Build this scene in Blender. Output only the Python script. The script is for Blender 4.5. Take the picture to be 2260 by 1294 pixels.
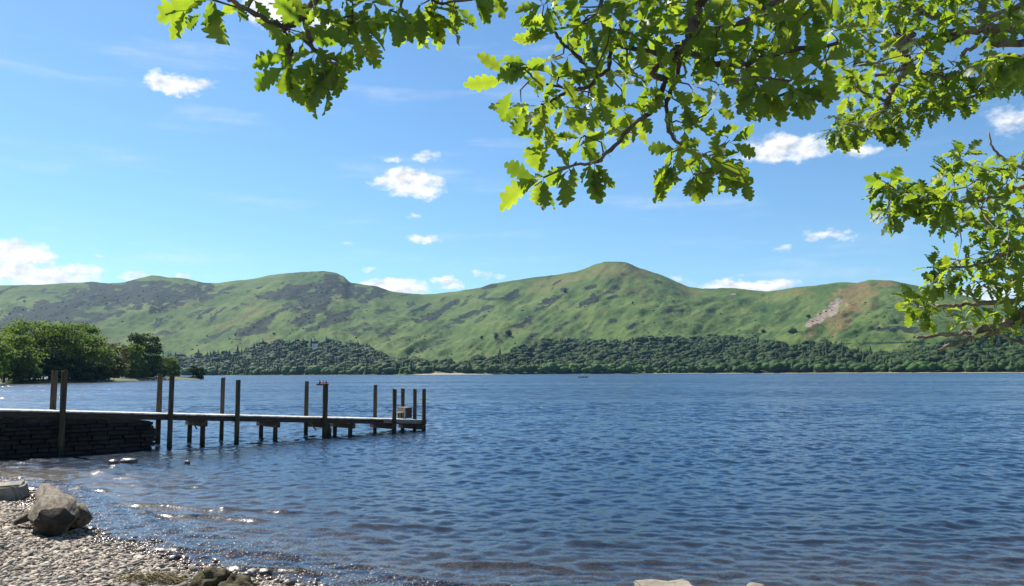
import bpy, math, random
import numpy as np
from mathutils import Vector, Matrix, Euler, noise as mnoise

random.seed(7); RNG = np.random.default_rng(7)
for o in list(bpy.data.objects): bpy.data.objects.remove(o)
S = bpy.context.scene
COL = S.collection
PI = math.pi

# ------------------------------------------------------------------ camera
FPX, CX, CY = 1757.0, 1130.0, 647.0            # focal length and centre of the photograph, in its pixels
CAMH = 2.2
PITCH, ROLL = math.radians(5.72), math.radians(-0.26)
cam = bpy.data.cameras.new('camera'); cam.sensor_width = 36; cam.lens = 36 * FPX / 2260
cam.clip_start = 0.05; cam.clip_end = 12000
camo = bpy.data.objects.new('camera', cam); COL.objects.link(camo)
CM = Matrix.Rotation(PI/2 + PITCH, 4, 'X') @ Matrix.Rotation(ROLL, 4, 'Z')
camo.matrix_world = Matrix.Translation((0, 0, CAMH)) @ CM
S.camera = camo
CR = np.array(CM.to_3x3())

# ------------------------------------------------------------------ sun, sky, exposure
SUN_AZ, SUN_EL = math.radians(-48), math.radians(47)    # azimuth from +Y, negative = to the left of the view
sd = bpy.data.lights.new('sun', 'SUN'); sd.energy = 5.0; sd.angle = math.radians(0.55); sd.color = (1.0, 0.95, 0.87)
so = bpy.data.objects.new('sun', sd); COL.objects.link(so)
SUN = Vector((math.sin(SUN_AZ)*math.cos(SUN_EL), math.cos(SUN_AZ)*math.cos(SUN_EL), math.sin(SUN_EL)))
so.rotation_euler = SUN.to_track_quat('Z', 'Y').to_euler(); so.location = (-20, 20, 40)
S.view_settings.view_transform = 'Standard'; S.view_settings.look = 'None'
S.view_settings.gamma = 1.0; S.view_settings.use_curve_mapping = False
S.view_settings.exposure = 0.95
S.render.engine = 'CYCLES'
S.cycles.use_denoising = True
S.cycles.max_bounces = 8; S.cycles.diffuse_bounces = 3; S.render.filter_size = 1.1; S.cycles.transparent_max_bounces = 12; S.cycles.volume_bounces = 0
S.cycles.sample_clamp_indirect = 6.0

W = bpy.data.worlds.new('World'); S.world = W; W.use_nodes = True; W.cycles.sampling_method = 'NONE'
nt = W.node_tree; nt.nodes.clear()
class G:
    """small helper that writes node graphs"""
    def __init__(s, t): s.t = t
    def n(s, typ, ins=None, **kw):
        x = s.t.nodes.new(typ)
        for k, v in kw.items(): setattr(x, k, v)
        for k, v in (ins or {}).items():
            if isinstance(v, bpy.types.NodeSocket): s.t.links.new(v, x.inputs[k])
            else: x.inputs[k].default_value = v
        return x
    def m(s, op, a, b=0.0, c=0.0, clamp=False):
        return s.n('ShaderNodeMath', {0: a, 1: b, 2: c}, operation=op, use_clamp=clamp).outputs[0]
    def v(s, op, a, b=(0,0,0), c=(0,0,0)):
        x = s.n('ShaderNodeVectorMath', {0: a, 1: b, 2: c}, operation=op)
        return x.outputs['Value'] if op in ('LENGTH', 'DOT_PRODUCT', 'DISTANCE') else x.outputs[0]
    def noise(s, vec, scale, detail=4, rough=0.55, dist=0.0, col=False):
        x = s.n('ShaderNodeTexNoise', {'Vector': vec, 'Scale': scale, 'Detail': detail, 'Roughness': rough, 'Distortion': dist})
        return x.outputs['Color' if col else 'Fac']
    def ramp(s, f, a, b, lo=0.0, hi=1.0, smooth=True):
        return s.n('ShaderNodeMapRange', {0: f, 1: a, 2: b, 3: lo, 4: hi}, interpolation_type='SMOOTHSTEP' if smooth else 'LINEAR').outputs[0]
    def mix(s, f, a, b):
        x = s.t.nodes.new('ShaderNodeMix'); x.data_type = 'RGBA'
        for i, q in ((0, f), (6, a), (7, b)):
            if isinstance(q, bpy.types.NodeSocket): s.t.links.new(q, x.inputs[i])
            else: x.inputs[i].default_value = (*q, 1) if isinstance(q, tuple) and len(q) == 3 else q
        return x.outputs[2]
    def link(s, a, b): s.t.links.new(a, b)

def pix_dir(u, v):
    d = CR @ np.array([(u-CX)/FPX, -(v-CY)/FPX, -1.0]); return d
def pix_azel(u, v):
    d = pix_dir(u, v); return math.atan2(d[0], d[1]), math.atan2(d[2], math.hypot(d[0], d[1]))

g = G(nt)
tc = g.n('ShaderNodeTexCoord').outputs['Generated']
sep = g.n('ShaderNodeSeparateXYZ', {0: tc})
az = g.m('ARCTAN2', sep.outputs[0], sep.outputs[1]); el = g.m('ARCSINE', sep.outputs[2])
flat = g.n('ShaderNodeCombineXYZ', {0: az, 1: g.m('MULTIPLY', el, 1.7), 2: 0.0}).outputs[0]
warp = g.v('MULTIPLY_ADD', g.v('SUBTRACT', g.noise(flat, 26.0, 5, 0.6, col=True), (0.5, 0.5, 0.5)), (0.060, 0.034, 0.0), g.n('ShaderNodeCombineXYZ', {0: az, 1: el, 2: 0.0}).outputs[0])
CLOUDS = [(390,187,92,32,1.0),(905,405,112,44,1.0),(935,345,52,16,.78),(865,350,38,14,.72),(932,527,60,19,.85),(770,542,32,11,.55),
          (1735,328,130,40,.92),(1895,328,60,24,.72),(2240,262,75,38,.66),(1830,522,62,18,.72),(870,636,95,26,1.0),(985,625,44,18,.8),
          (1075,610,50,15,.65),(1640,630,150,26,.95),(1505,612,50,18,.5),(15,562,105,40,1.1),(70,608,165,33,1.1),(290,607,45,14,.85),
          (405,602,18,7,.7),(600,15,80,50,1.1),(700,45,55,36,.85),(215,566,25,8,.5),(815,590,22,9,.5),(2210,645,120,34,.8),
          (1175,258,24,16,.65),(1720,545,36,16,.62),(915,478,30,10,.5),(-120,590,140,40,.95)]
cover = None
for (u, v, hw, hh, s) in CLOUDS:
    a0, e0 = pix_azel(u, v); k = FPX * math.cos(math.atan((u-CX)/FPX))**2
    sa, se = FPX/hw*math.cos(a0)**-0.0, FPX/hh
    q = g.v('MULTIPLY_ADD', warp, (sa, se, 0), (-a0*sa, -e0*se, 0))
    f = g.m('MULTIPLY_ADD', g.v('DOT_PRODUCT', q, q), -s, s)
    cover = f if cover is None else g.m('MAXIMUM', cover, f)
# the same fair-weather clouds go on outside the frame
gen = g.ramp(g.noise(flat, 3.3, 2, 0.5), 0.60, 0.74)
out = g.m('MAXIMUM', g.ramp(g.m('ABSOLUTE', az), 0.72, 0.82), g.ramp(el, 0.50, 0.58))
cover = g.m('MAXIMUM', g.m('MAXIMUM', cover, 0.0), g.m('MULTIPLY', gen, out))
fine = g.noise(flat, 36.0, 6, 0.62); fine2 = g.noise(g.v('ADD', flat, (-0.006, 0.010, 0.0)), 36.0, 3, 0.6)
dens = g.ramp(g.m('MULTIPLY_ADD', g.m('SUBTRACT', fine, 0.5), 1.4, cover), 0.28, 0.94)
wispn = g.ramp(g.noise(g.v('MULTIPLY', flat, (1.0, 4.0, 1.0)), 4.0, 5, 0.6), 0.50, 0.82, 0.0, 0.30)
dens = g.m('MAXIMUM', dens, wispn)
sky = g.n('ShaderNodeTexSky', sky_type='NISHITA', sun_disc=False, sun_elevation=SUN_EL, sun_rotation=SUN_AZ,
          altitude=80, air_density=1.0, dust_density=0.25, ozone_density=1.5)
shade = g.m('MINIMUM', g.m('MULTIPLY_ADD', g.m('SUBTRACT', fine, fine2), 1.1, 0.95), 1.04)
SKY = 0.068
cl = g.n('ShaderNodeMix', data_type='RGBA', blend_type='MULTIPLY')
cl.inputs[0].default_value = 1.0; cl.inputs[6].default_value = (8.3, 8.4, 8.5, 1); g.link(shade, cl.inputs[7])
tint = g.n('ShaderNodeMix', data_type='RGBA', blend_type='MULTIPLY'); tint.inputs[0].default_value = 1.0
g.link(sky.outputs[0], tint.inputs[6]); tint.inputs[7].default_value = (0.70, 0.96, 1.12, 1)
skyc = g.mix(dens, tint.outputs[2], cl.outputs[2])
bg = g.n('ShaderNodeBackground', {'Color': skyc, 'Strength': SKY})
g.link(bg.outputs[0], g.n('ShaderNodeOutputWorld').inputs[0])

# ------------------------------------------------------------------ helpers
def project(P):
    """world points (n,3) -> pixels of the photograph"""
    q = (np.asarray(P, float) - np.array([0, 0, CAMH])) @ CR
    return CX + FPX*q[:, 0]/-q[:, 2], CY - FPX*q[:, 1]/-q[:, 2]
def on_plane(u, v, z=0.0):
    d = pix_dir(u, v); t = (z-CAMH)/d[2]; return Vector((d[0]*t, d[1]*t, z))
def at_depth(u, v, dep):
    d = pix_dir(u, v); d = d/math.hypot(d[0], d[1]); return Vector((d[0]*dep, d[1]*dep, CAMH + d[2]*dep))
def hash2(ix, iy, sd):
    h = (ix.astype(np.int64)*374761393 + iy.astype(np.int64)*668265263 + sd*2147483647) & 0xffffffff
    h = ((h ^ (h >> 13))*1274126177) & 0xffffffff
    return ((h ^ (h >> 16)) & 0xffff)/65535.0
def vnoise(x, y, sd=0):
    ix, iy = np.floor(x), np.floor(y); fx, fy = x-ix, y-iy
    fx = fx*fx*fx*(fx*(fx*6-15)+10); fy = fy*fy*fy*(fy*(fy*6-15)+10)
    a, b, c, d = hash2(ix, iy, sd), hash2(ix+1, iy, sd), hash2(ix, iy+1, sd), hash2(ix+1, iy+1, sd)
    return (a*(1-fx)+b*fx)*(1-fy) + (c*(1-fx)+d*fx)*fy
def fbm(x, y, sd=0, oct=4, rough=0.5):
    t = np.zeros(np.broadcast(x, y).shape); a = 1.0; n = 0.0; f = 1.0
    for i in range(oct):
        t = t + a*vnoise(x*f+17.3*i, y*f-9.1*i, sd+i); n += a; a *= rough; f *= 2.03
    return t/n
def sm(a, b, x):
    t = np.clip((x-a)/(b-a), 0, 1); return t*t*(3-2*t)

def mesh(name, V, F, smooth=False, attrs=None, uv=None):
    V = np.asarray(V, np.float32).reshape(-1, 3)
    me = bpy.data.meshes.new(name)
    if isinstance(F, np.ndarray):
        n, k = F.shape
        me.vertices.add(len(V)); me.vertices.foreach_set('co', V.ravel())
        me.loops.add(n*k); me.loops.foreach_set('vertex_index', F.astype(np.int32).ravel())
        me.polygons.add(n); me.polygons.foreach_set('loop_start', np.arange(0, n*k, k, dtype=np.int32))
        me.update(calc_edges=True)
    else:
        me.from_pydata(V.tolist(), [], [list(map(int, f)) for f in F])
    if smooth: me.polygons.foreach_set('use_smooth', np.ones(len(me.polygons), bool))
    for k, a in (attrs or {}).items():
        a = np.asarray(a, np.float32)
        if a.ndim == 1:
            at = me.attributes.new(k, 'FLOAT', 'POINT'); at.data.foreach_set('value', a)
        else:
            at = me.attributes.new(k, 'FLOAT_VECTOR', 'POINT'); at.data.foreach_set('vector', a.ravel())
    me.update(); return me
def obj(name, me, mat=None, parent=None, loc=(0,0,0), rot=(0,0,0), scale=(1,1,1)):
    o = bpy.data.objects.new(name, me); COL.objects.link(o)
    if mat and me is not None and not me.materials: me.materials.append(mat)
    o.parent = parent; o.location = loc; o.rotation_euler = rot; o.scale = scale
    return o
def tag(o, label=None, cat=None, group=None, kind=None):
    if label: o['label'] = label
    if cat: o['category'] = cat
    if group: o['group'] = group
    if kind: o['kind'] = kind
    return o
def empty(name, loc=(0,0,0), rz=0.0):
    o = bpy.data.objects.new(name, None); COL.objects.link(o); o.location = loc; o.rotation_euler = (0, 0, rz); o.empty_display_size = 0.2
    return o
class MB:
    """collects shapes into one mesh"""
    def __init__(s): s.V = []; s.F = []
    def add(s, V, F):
        b = len(s.V); s.V += [tuple(v) for v in V]; s.F += [[i+b for i in f] for f in F]; return s
    def box(s, c, size, M=None, bev=0.0):
        x, y, z = (q/2 for q in size); b = min(bev, x*.9, y*.9, z*.9)
        if b <= 0:
            V = [Vector((sx*x, sy*y, sz*z)) for sz in (-1, 1) for sx, sy in ((-1,-1),(1,-1),(1,1),(-1,1))]
            F = [(3,2,1,0),(4,5,6,7),(0,1,5,4),(1,2,6,5),(2,3,7,6),(3,0,4,7)]
        else:
            V = []; 
            for sz, ins in ((-1, b), (-1, 0), (1, 0), (1, b)):
                zz = sz*z if ins else sz*(z-b)
                for sx, sy in ((-1,-1),(1,-1),(1,1),(-1,1)): V.append(Vector((sx*(x-ins), sy*(y-ins), zz)))
            F = [(3,2,1,0),(12,13,14,15)]
            for k in range(3):
                for i in range(4): F.append((k*4+i, k*4+(i+1)%4, k*4+4+(i+1)%4, k*4+4+i))
        M = M or Matrix.Identity(3)
        s.add([M @ v + Vector(c) for v in V], F); return s
    def tube(s, pts, rad, n=8, jit=0.0, cap=True):
        pts = [Vector(p) for p in pts]; rings = []; V = []; F = []
        up = Vector((0.31, 0.22, 0.92)); 
        for i, p in enumerate(pts):
            t = (pts[min(i+1, len(pts)-1)] - pts[max(i-1, 0)]).normalized()
            a = t.cross(up); a = a.normalized() if a.length > 1e-3 else t.cross(Vector((1,0,0))).normalized(); b = t.cross(a)
            r = rad[i] if hasattr(rad, '__len__') else rad
            for k in range(n):
                an = 2*PI*k/n; q = r*(1+jit*random.uniform(-1, 1)); V.append(p + a*(q*math.cos(an)) + b*(q*math.sin(an)))
        for i in range(len(pts)-1):
            for k in range(n): F.append((i*n+k, i*n+(k+1)%n, (i+1)*n+(k+1)%n, (i+1)*n+k))
        if cap: F.append(tuple(range(n))[::-1]); F.append(tuple((len(pts)-1)*n+k for k in range(n)))
        s.add(V, F); return s
    def mesh(s, name, smooth=False): return mesh(name, s.V, s.F, smooth)
    def build(s, name, mat, parent=None, smooth=False, **kw): return obj(name, s.mesh(name, smooth), mat, parent, **kw)

def mat(name):
    m = bpy.data.materials.new(name); m.use_nodes = True; t = m.node_tree; t.nodes.clear()
    g = G(t); o = g.n('ShaderNodeOutputMaterial'); return m, g, o
def simple(name, c1, c2, scale=8.0, rough=0.8, bump=0.0, bscale=None, stretch=(1,1,1), spec=0.3, rnd=0.0, detail=5):
    m, g, o = mat(name)
    v = g.v('MULTIPLY', g.n('ShaderNodeTexCoord').outputs['Object'], stretch)
    if rnd: 
        r = g.n('ShaderNodeObjectInfo').outputs['Random']; v = g.v('ADD', v, g.n('ShaderNodeCombineXYZ', {0: g.m('MULTIPLY', r, 37.0), 1: g.m('MULTIPLY', r, 91.0), 2: 0.0}).outputs[0])
    c = g.mix(g.ramp(g.noise(v, scale, detail, 0.6), 0.3, 0.7), c1, c2)
    if rnd:
        h = g.n('ShaderNodeHueSaturation', {'Color': c, 'Value': g.ramp(r, 0, 1, 1-rnd, 1+rnd, smooth=False)}); c = h.outputs[0]
    p = g.n('ShaderNodeBsdfPrincipled', {'Base Color': c, 'Roughness': rough, 'Specular IOR Level': spec})
    if bump:
        b = g.n('ShaderNodeBump', {'Strength': bump, 'Distance': 0.02, 'Height': g.noise(v, bscale or scale*3, 6, 0.65)}); g.link(b.outputs[0], p.inputs['Normal'])
    g.link(p.outputs[0], o.inputs[0]); return m
def ico(sub):
    import bmesh
    bm = bmesh.new(); bmesh.ops.create_icosphere(bm, subdivisions=sub, radius=1.0)
    V = np.array([v.co[:] for v in bm.verts]); F = np.array([[v.index for v in f.verts] for f in bm.faces]); bm.free(); return V, F
ICO1, ICO2, ICO3, ICO4 = ico(1), ico(2), ico(3), ico(4)     # 20, 80, 320, 1280 triangles
def rot_to(n):
    return Vector((0, 0, 1)).rotation_difference(Vector(n)).to_matrix()

# ------------------------------------------------------------------ the fells across the lake
RIDGE = [(-900,700),(-500,660),(-200,636),(0,630),(90,629),(150,625),(205,622),(240,626),(275,623),(305,615),(335,608),(352,609),(372,613),(400,614),
         (425,618),(450,624),(480,625),(510,621),(540,618),(566,614),(600,607),(640,602),(690,599),(715,598),(742,603),(760,611),(768,619),
         (775,624),(800,628),(830,632),(860,642),(880,646),(900,647),(930,650),(960,649),(1000,644),(1060,635),(1085,626),(1120,621),
         (1170,614),(1230,606),(1270,600),(1295,592),(1315,583),(1335,578),(1358,577),(1385,580),(1402,588),(1430,598),(1460,607),(1490,620),
         (1520,633),(1550,638),(1590,636),(1625,637),(1660,641),(1690,644),(1720,640),(1760,634),(1800,631),(1840,625),(1862,623),(1890,624),
         (1908,620),(1920,617),(1935,618),(1965,619),(1990,624),(2020,630),(2080,640),(2140,655),(2200,668),(2260,680),(2500,720),(2900,760),(3300,800)]
ra = np.array([pix_azel(u, v) for u, v in RIDGE])
def ridge_tan(a): return np.tan(np.interp(a, ra[:, 0], ra[:, 1]))
def tab(pairs):
    a = np.array([pix_azel(u, 820)[0] for u, _ in pairs]); b = np.array([q for _, q in pairs], float)
    return lambda x: np.interp(x, a, b)
ridge_r = tab([(-900,3600),(0,3500),(340,3450),(720,3050),(930,2850),(1355,2500),(1700,2380),(2000,2280),(2260,2150),(3300,2000)])
shore_r0 = tab([(-900,1700),(200,1650),(400,1500),(560,1350),(800,1250),(930,1130),(1080,1120),(1400,1150),(1700,1080),(2000,1000),(2260,930),(3300,800)])
def shore_r(a): return shore_r0(a) + 22*(fbm(a*26, a*0, 5, 3)-0.5) 
def terrain(a, r):
    """height of the fells at azimuth a, distance r from the viewpoint"""
    Sh, R = shore_r(a), ridge_r(a); s = (r-Sh)/(R-Sh)
    H = ridge_tan(a)*R + CAMH
    p = np.where(s < 1, 0.72*np.clip(s, 0, 1)**1.55 + 0.28*np.clip(s, 0, 1)**1.0, 1 - 0.9*(s-1)**1.3*(s > 1))
    h = H*p
    lat, alo = a*2200.0, s*1350.0
    X, Y = lat/1.25, alo/5.9; p_, q_ = X*.87+Y*.5, -X*.5+Y*.87      # spurs and crags run obliquely up the slope
    win = np.clip(s*5, 0, 1)*np.clip((1-s)*4.5, 0, 1)
    big = fbm(q_/75.0, p_/210.0, 11, 3) - 0.5
    rid = 1-np.abs(2*fbm(q_/30.0+1.5*big, p_/95.0, 23, 4)-1)
    h = h + win*(46*big + 15*(rid-0.7) + 8*(fbm(q_/11.0, p_/24.0, 31, 4)-0.5))
    h = h + np.clip(s*8, 0, 1)*3.0*(fbm(lat/22.0, alo/30.0, 51, 3)-0.5)
    return np.where(s < 0, -0.9 + s*20, np.maximum(h, -0.9 + 60*np.clip(s, 0, .05)))
naz, nr = 1000, 260
A = np.linspace(-1.05, 1.05, naz); A = np.where(np.abs(A) < 2, A, A)
sg = np.concatenate([[-0.04, -0.01], np.linspace(0.0, 1.0, nr-22)**1.15, 1+np.linspace(0.006, 0.55, 20)**1.2])
AA, SS = np.meshgrid(A, sg); RRr = shore_r(AA) + SS*(ridge_r(AA)-shore_r(AA))
Z = terrain(AA, RRr)
HV = np.stack([np.sin(AA)*RRr, np.cos(AA)*RRr, Z], -1).reshape(-1, 3)
pu, pv = project(HV)
def grid_faces(nrow, ncol):
    i = np.arange((nrow-1)*(ncol-1)); r, c = i//(ncol-1), i % (ncol-1); b = r*ncol+c
    return np.stack([b, b+1, b+ncol+1, b+ncol], 1)
def blobs(L, u, v, wob=0.35):
    f = np.zeros_like(u)
    w = (fbm(u/16.0, v/8.0, 77, 4)-0.5)*2*wob*1.8
    for (x, y, w_, h_, ang, s) in L:
        ca, sa = math.cos(math.radians(ang)), math.sin(math.radians(ang)); dx, dy = u-x, v-y
        p, q = (dx*ca+dy*sa)/w_, (-dx*sa+dy*ca)/h_
        f = np.maximum(f, s*sm(1.25, 0.55, np.sqrt(p*p+q*q)+w))
    return f
DARK = [(300,652,190,30,-3,.95),(110,690,150,30,-12,.8),(20,715,90,30,-15,.9),(240,690,90,14,-20,.6),(420,640,60,12,-25,.6),(640,648,90,16,-10,.75),(560,725,48,16,-25,1),(700,655,60,24,-35,.95),  # heather and crags; the left patches also carry hillside shade in their colour
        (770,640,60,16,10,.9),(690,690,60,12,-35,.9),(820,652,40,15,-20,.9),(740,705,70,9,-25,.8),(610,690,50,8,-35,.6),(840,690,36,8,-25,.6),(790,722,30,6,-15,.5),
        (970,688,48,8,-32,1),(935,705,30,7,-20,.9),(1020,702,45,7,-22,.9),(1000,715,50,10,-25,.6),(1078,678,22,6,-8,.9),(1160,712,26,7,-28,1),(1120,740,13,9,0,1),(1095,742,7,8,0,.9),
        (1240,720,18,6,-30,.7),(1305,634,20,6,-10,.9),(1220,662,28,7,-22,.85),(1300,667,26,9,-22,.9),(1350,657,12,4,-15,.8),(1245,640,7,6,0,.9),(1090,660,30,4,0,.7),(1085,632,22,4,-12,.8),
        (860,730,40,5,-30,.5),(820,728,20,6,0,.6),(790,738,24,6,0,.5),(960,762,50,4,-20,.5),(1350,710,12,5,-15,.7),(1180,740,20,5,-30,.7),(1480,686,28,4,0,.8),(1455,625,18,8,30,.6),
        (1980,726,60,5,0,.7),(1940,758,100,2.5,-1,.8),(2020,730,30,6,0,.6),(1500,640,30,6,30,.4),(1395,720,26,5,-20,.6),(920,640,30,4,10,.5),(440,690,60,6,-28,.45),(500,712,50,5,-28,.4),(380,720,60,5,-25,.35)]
TAN = [(1885,655,52,34,-35,1.0),(1850,705,26,38,30,1.0),(1350,600,90,16,0,.45),(1270,612,90,8,-8,.5),(1750,645,40,8,0,.6),(1950,627,26,7,5,.9),(1790,735,10,30,20,.7),(600,655,60,7,-20,.5),
       (540,700,70,7,-22,.5),(700,668,70,6,-30,.5),(590,755,26,9,-30,.6),(760,650,50,6,-30,.5),(960,640,60,6,-5,.4),(1210,635,60,8,-10,.4),(1520,640,30,10,20,.4),(1150,722,50,6,-30,.35),(430,665,60,6,-22,.4),(1330,690,30,6,-20,.35),(1400,640,60,9,10,.3)]
SCREE = [(1850,665,14,9,-55,1),(1838,682,24,13,-45,1),(1815,698,24,10,-45,1),(1792,712,18,7,-30,1),(1868,672,5,6,0,.6),(1618,650,8,2,0,.7)]
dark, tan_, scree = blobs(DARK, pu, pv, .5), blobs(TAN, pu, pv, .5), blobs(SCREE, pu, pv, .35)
lat, alo = (AA*2200).ravel(), (SS*1350).ravel()
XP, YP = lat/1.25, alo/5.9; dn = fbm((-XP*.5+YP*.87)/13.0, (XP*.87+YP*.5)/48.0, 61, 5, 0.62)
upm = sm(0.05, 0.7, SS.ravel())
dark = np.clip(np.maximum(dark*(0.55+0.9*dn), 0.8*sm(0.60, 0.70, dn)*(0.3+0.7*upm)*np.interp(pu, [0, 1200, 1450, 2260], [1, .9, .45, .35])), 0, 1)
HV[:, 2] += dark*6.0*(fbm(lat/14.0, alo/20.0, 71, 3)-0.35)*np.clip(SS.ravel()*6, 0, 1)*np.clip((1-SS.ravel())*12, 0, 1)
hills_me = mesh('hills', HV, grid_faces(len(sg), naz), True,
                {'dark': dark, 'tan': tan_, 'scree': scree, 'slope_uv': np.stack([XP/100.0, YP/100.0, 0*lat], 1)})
m, g, o = mat('fell_side')
at = lambda n: g.n('ShaderNodeAttribute', attribute_name=n)
suv = at('slope_uv').outputs['Vector']
rot = g.n('ShaderNodeMapping', {'Vector': suv, 'Rotation': (0, 0, math.radians(-30)), 'Scale': (1.0, 3.4, 1)}).outputs[0]
n1 = g.noise(rot, 1.0, 6, 0.62); n2 = g.noise(suv, 2.6, 5, 0.6); n3 = g.noise(rot, 11.0, 4, 0.7); n4 = g.noise(rot, 3.4, 6, 0.68)
c = g.mix(g.ramp(n1, 0.35, 0.68), (0.044, 0.082, 0.018), (0.100, 0.136, 0.034))
c = g.mix(g.ramp(n2, 0.52, 0.72, 0, .75), c, (0.028, 0.058, 0.017))
c = g.mix(g.ramp(n4, 0.55, 0.72, 0, .6), c, (0.105, 0.112, 0.036))
tn = g.m('MULTIPLY', at('tan').outputs['Fac'], g.ramp(n4, 0.25, 0.6, .55, 1))
c = g.mix(tn, c, (0.140, 0.105, 0.040))
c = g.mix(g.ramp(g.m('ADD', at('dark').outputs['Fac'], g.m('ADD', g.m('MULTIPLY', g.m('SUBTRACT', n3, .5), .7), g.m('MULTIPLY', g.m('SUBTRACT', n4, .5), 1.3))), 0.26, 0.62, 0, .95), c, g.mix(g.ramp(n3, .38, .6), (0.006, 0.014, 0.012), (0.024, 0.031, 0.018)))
c = g.mix(g.ramp(n3, 0.58, 0.74, 0, .42), c, (0.020, 0.045, 0.014))
n5 = g.noise(suv, 17.0, 4, 0.75)
c = g.mix(g.ramp(n5, 0.55, 0.68, 0, .4), c, (0.018, 0.036, 0.012)); c = g.mix(g.ramp(n5, 0.44, 0.30, 0, .35), c, (0.11, 0.13, 0.045))
c = g.mix(g.ramp(g.m('ADD', at('scree').outputs['Fac'], g.m('MULTIPLY', g.m('SUBTRACT', n3, .5), .7)), .35, .7), c, g.mix(g.ramp(n3, .4, .6), (0.15, 0.115, 0.085), (0.25, 0.205, 0.165)))
p = g.n('ShaderNodeBsdfPrincipled', {'Base Color': c, 'Roughness': 0.95, 'Specular IOR Level': 0.1})
b = g.n('ShaderNodeBump', {'Strength': 0.9, 'Distance': 7.0, 'Height': g.m('ADD', n4, g.m('MULTIPLY', n3, .6))}); g.link(b.outputs[0], p.inputs['Normal'])
g.link(p.outputs[0], o.inputs[0]); M_FELL = m
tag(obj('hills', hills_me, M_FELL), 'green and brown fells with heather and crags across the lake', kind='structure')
def terrain_at(u, v):
    """ground point of the fells seen at a pixel"""
    a, e = pix_azel(u, v); s = np.linspace(0.002, 0.998, 900); r = shore_r(np.full(900, a)) + s*(ridge_r(np.full(900, a))-shore_r(np.full(900, a)))
    t = (terrain(np.full(900, a), r)-CAMH)/r; i = int(np.argmax(t >= math.tan(e))) if (t >= math.tan(e)).any() else 899
    return Vector((math.sin(a)*r[i], math.cos(a)*r[i], float(terrain(np.array([a]), np.array([r[i]]))[0])))

# crags in the heather and scattered scrub, over a kilometre away
crs = np.random.default_rng(33)
def scatter(name, idx, smin, smax, tall, mt, lab):
    n = len(idx); B = np.array([ICO1[0]*(1+crs.uniform(-.35, .35, (12, 1))) for _ in range(12)])[crs.integers(12, size=n)]; z_ = crs.uniform(smin, smax, n)**1.0
    Q = B*(z_[:, None]*np.stack([crs.uniform(.8, 1.7, n), crs.uniform(.7, 1.2, n), tall*crs.uniform(.6, 1.3, n)], 1))[:, None, :] + HV[idx][:, None, :] + np.stack([crs.uniform(-4, 4, n), crs.uniform(-6, 6, n), 0*z_], 1)[:, None, :]
    tag(obj(name, mesh(name, Q.reshape(-1, 3), (ICO1[1][None]+(np.arange(n)*12)[:, None, None]).reshape(-1, 3), False, {'tint': np.repeat(crs.uniform(0, .7, n), 12)}), mt), lab, name, kind='stuff')
sv_ = SS.ravel(); inb = (np.abs(AA.ravel()) < .66) & (sv_ > .12) & (sv_ < .955)
w_ = np.where(inb, np.clip(dark-.35, 0, 1)**1.2, 0); SCRAG = crs.choice(len(w_), 3600, False, w_/w_.sum())
w_ = np.where(inb & (sv_ < .75), sm(.5, .75, dn)+.12, 0); SSCRUB = crs.choice(len(w_), 1500, False, w_/w_.sum())
scatter('crags', SCRAG[:600], 1.0, 2.8, .8, simple('fell_crag', (0.010, 0.017, 0.013), (0.040, 0.044, 0.034), .12, .95, rnd=0), 'dark broken crags and heather clumps on the fells')

# pale beaches along the far shore
M_SAND = simple('pale_shingle', (0.20, 0.17, 0.12), (0.32, 0.28, 0.22), 0.5, 0.95)
M_BRACK = simple('dry_bracken', (0.16, 0.12, 0.05), (0.10, 0.13, 0.04), 0.3, 0.95)
def shore_strip(name, u0, u1, hgt, wid, mt, label, dr=-4.0):
    us = np.linspace(u0, u1, max(20, int((u1-u0)/5))); V = []
    for i, u in enumerate(us):
        a = pix_azel(u, 822)[0]; r = float(shore_r(np.array([a]))[0]) + dr; e = min(1, 4*i/len(us), 4*(len(us)-1-i)/len(us))
        k = float(fbm(np.array([u/22.0]), np.array([0.3]), 91, 3)[0])
        for q, z in ((0, -0.3), (0.3, .25*hgt*(.4+k)), (.7, .7*hgt*(.3+1.2*k)), (1, hgt*(.3+1.2*k)), (1.5, -.5)): 
            V.append((math.sin(a)*(r+wid*q), math.cos(a)*(r+wid*q), -0.3+(z+.3)*max(e, .05)))
    tag(obj(name, mesh(name, V, grid_faces(len(us), 5), True), mt), label, kind='structure')
shore_strip('far_beach', 905, 1100, 2.2, 24, M_SAND, 'pale shingle beach on the far shore', -22)
shore_strip('far_bank', 930, 1060, 4.2, 14, M_BRACK, 'brown bracken bank above the far beach', -6)
shore_strip('far_strand', 1180, 2600, .55, 6, M_SAND, 'thin pale strand below the far wood', -6)
shore_strip('far_strand', 420, 900, 0.25, 4, M_BRACK, 'dark narrow strand under the left part of the far wood', -7)

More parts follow.
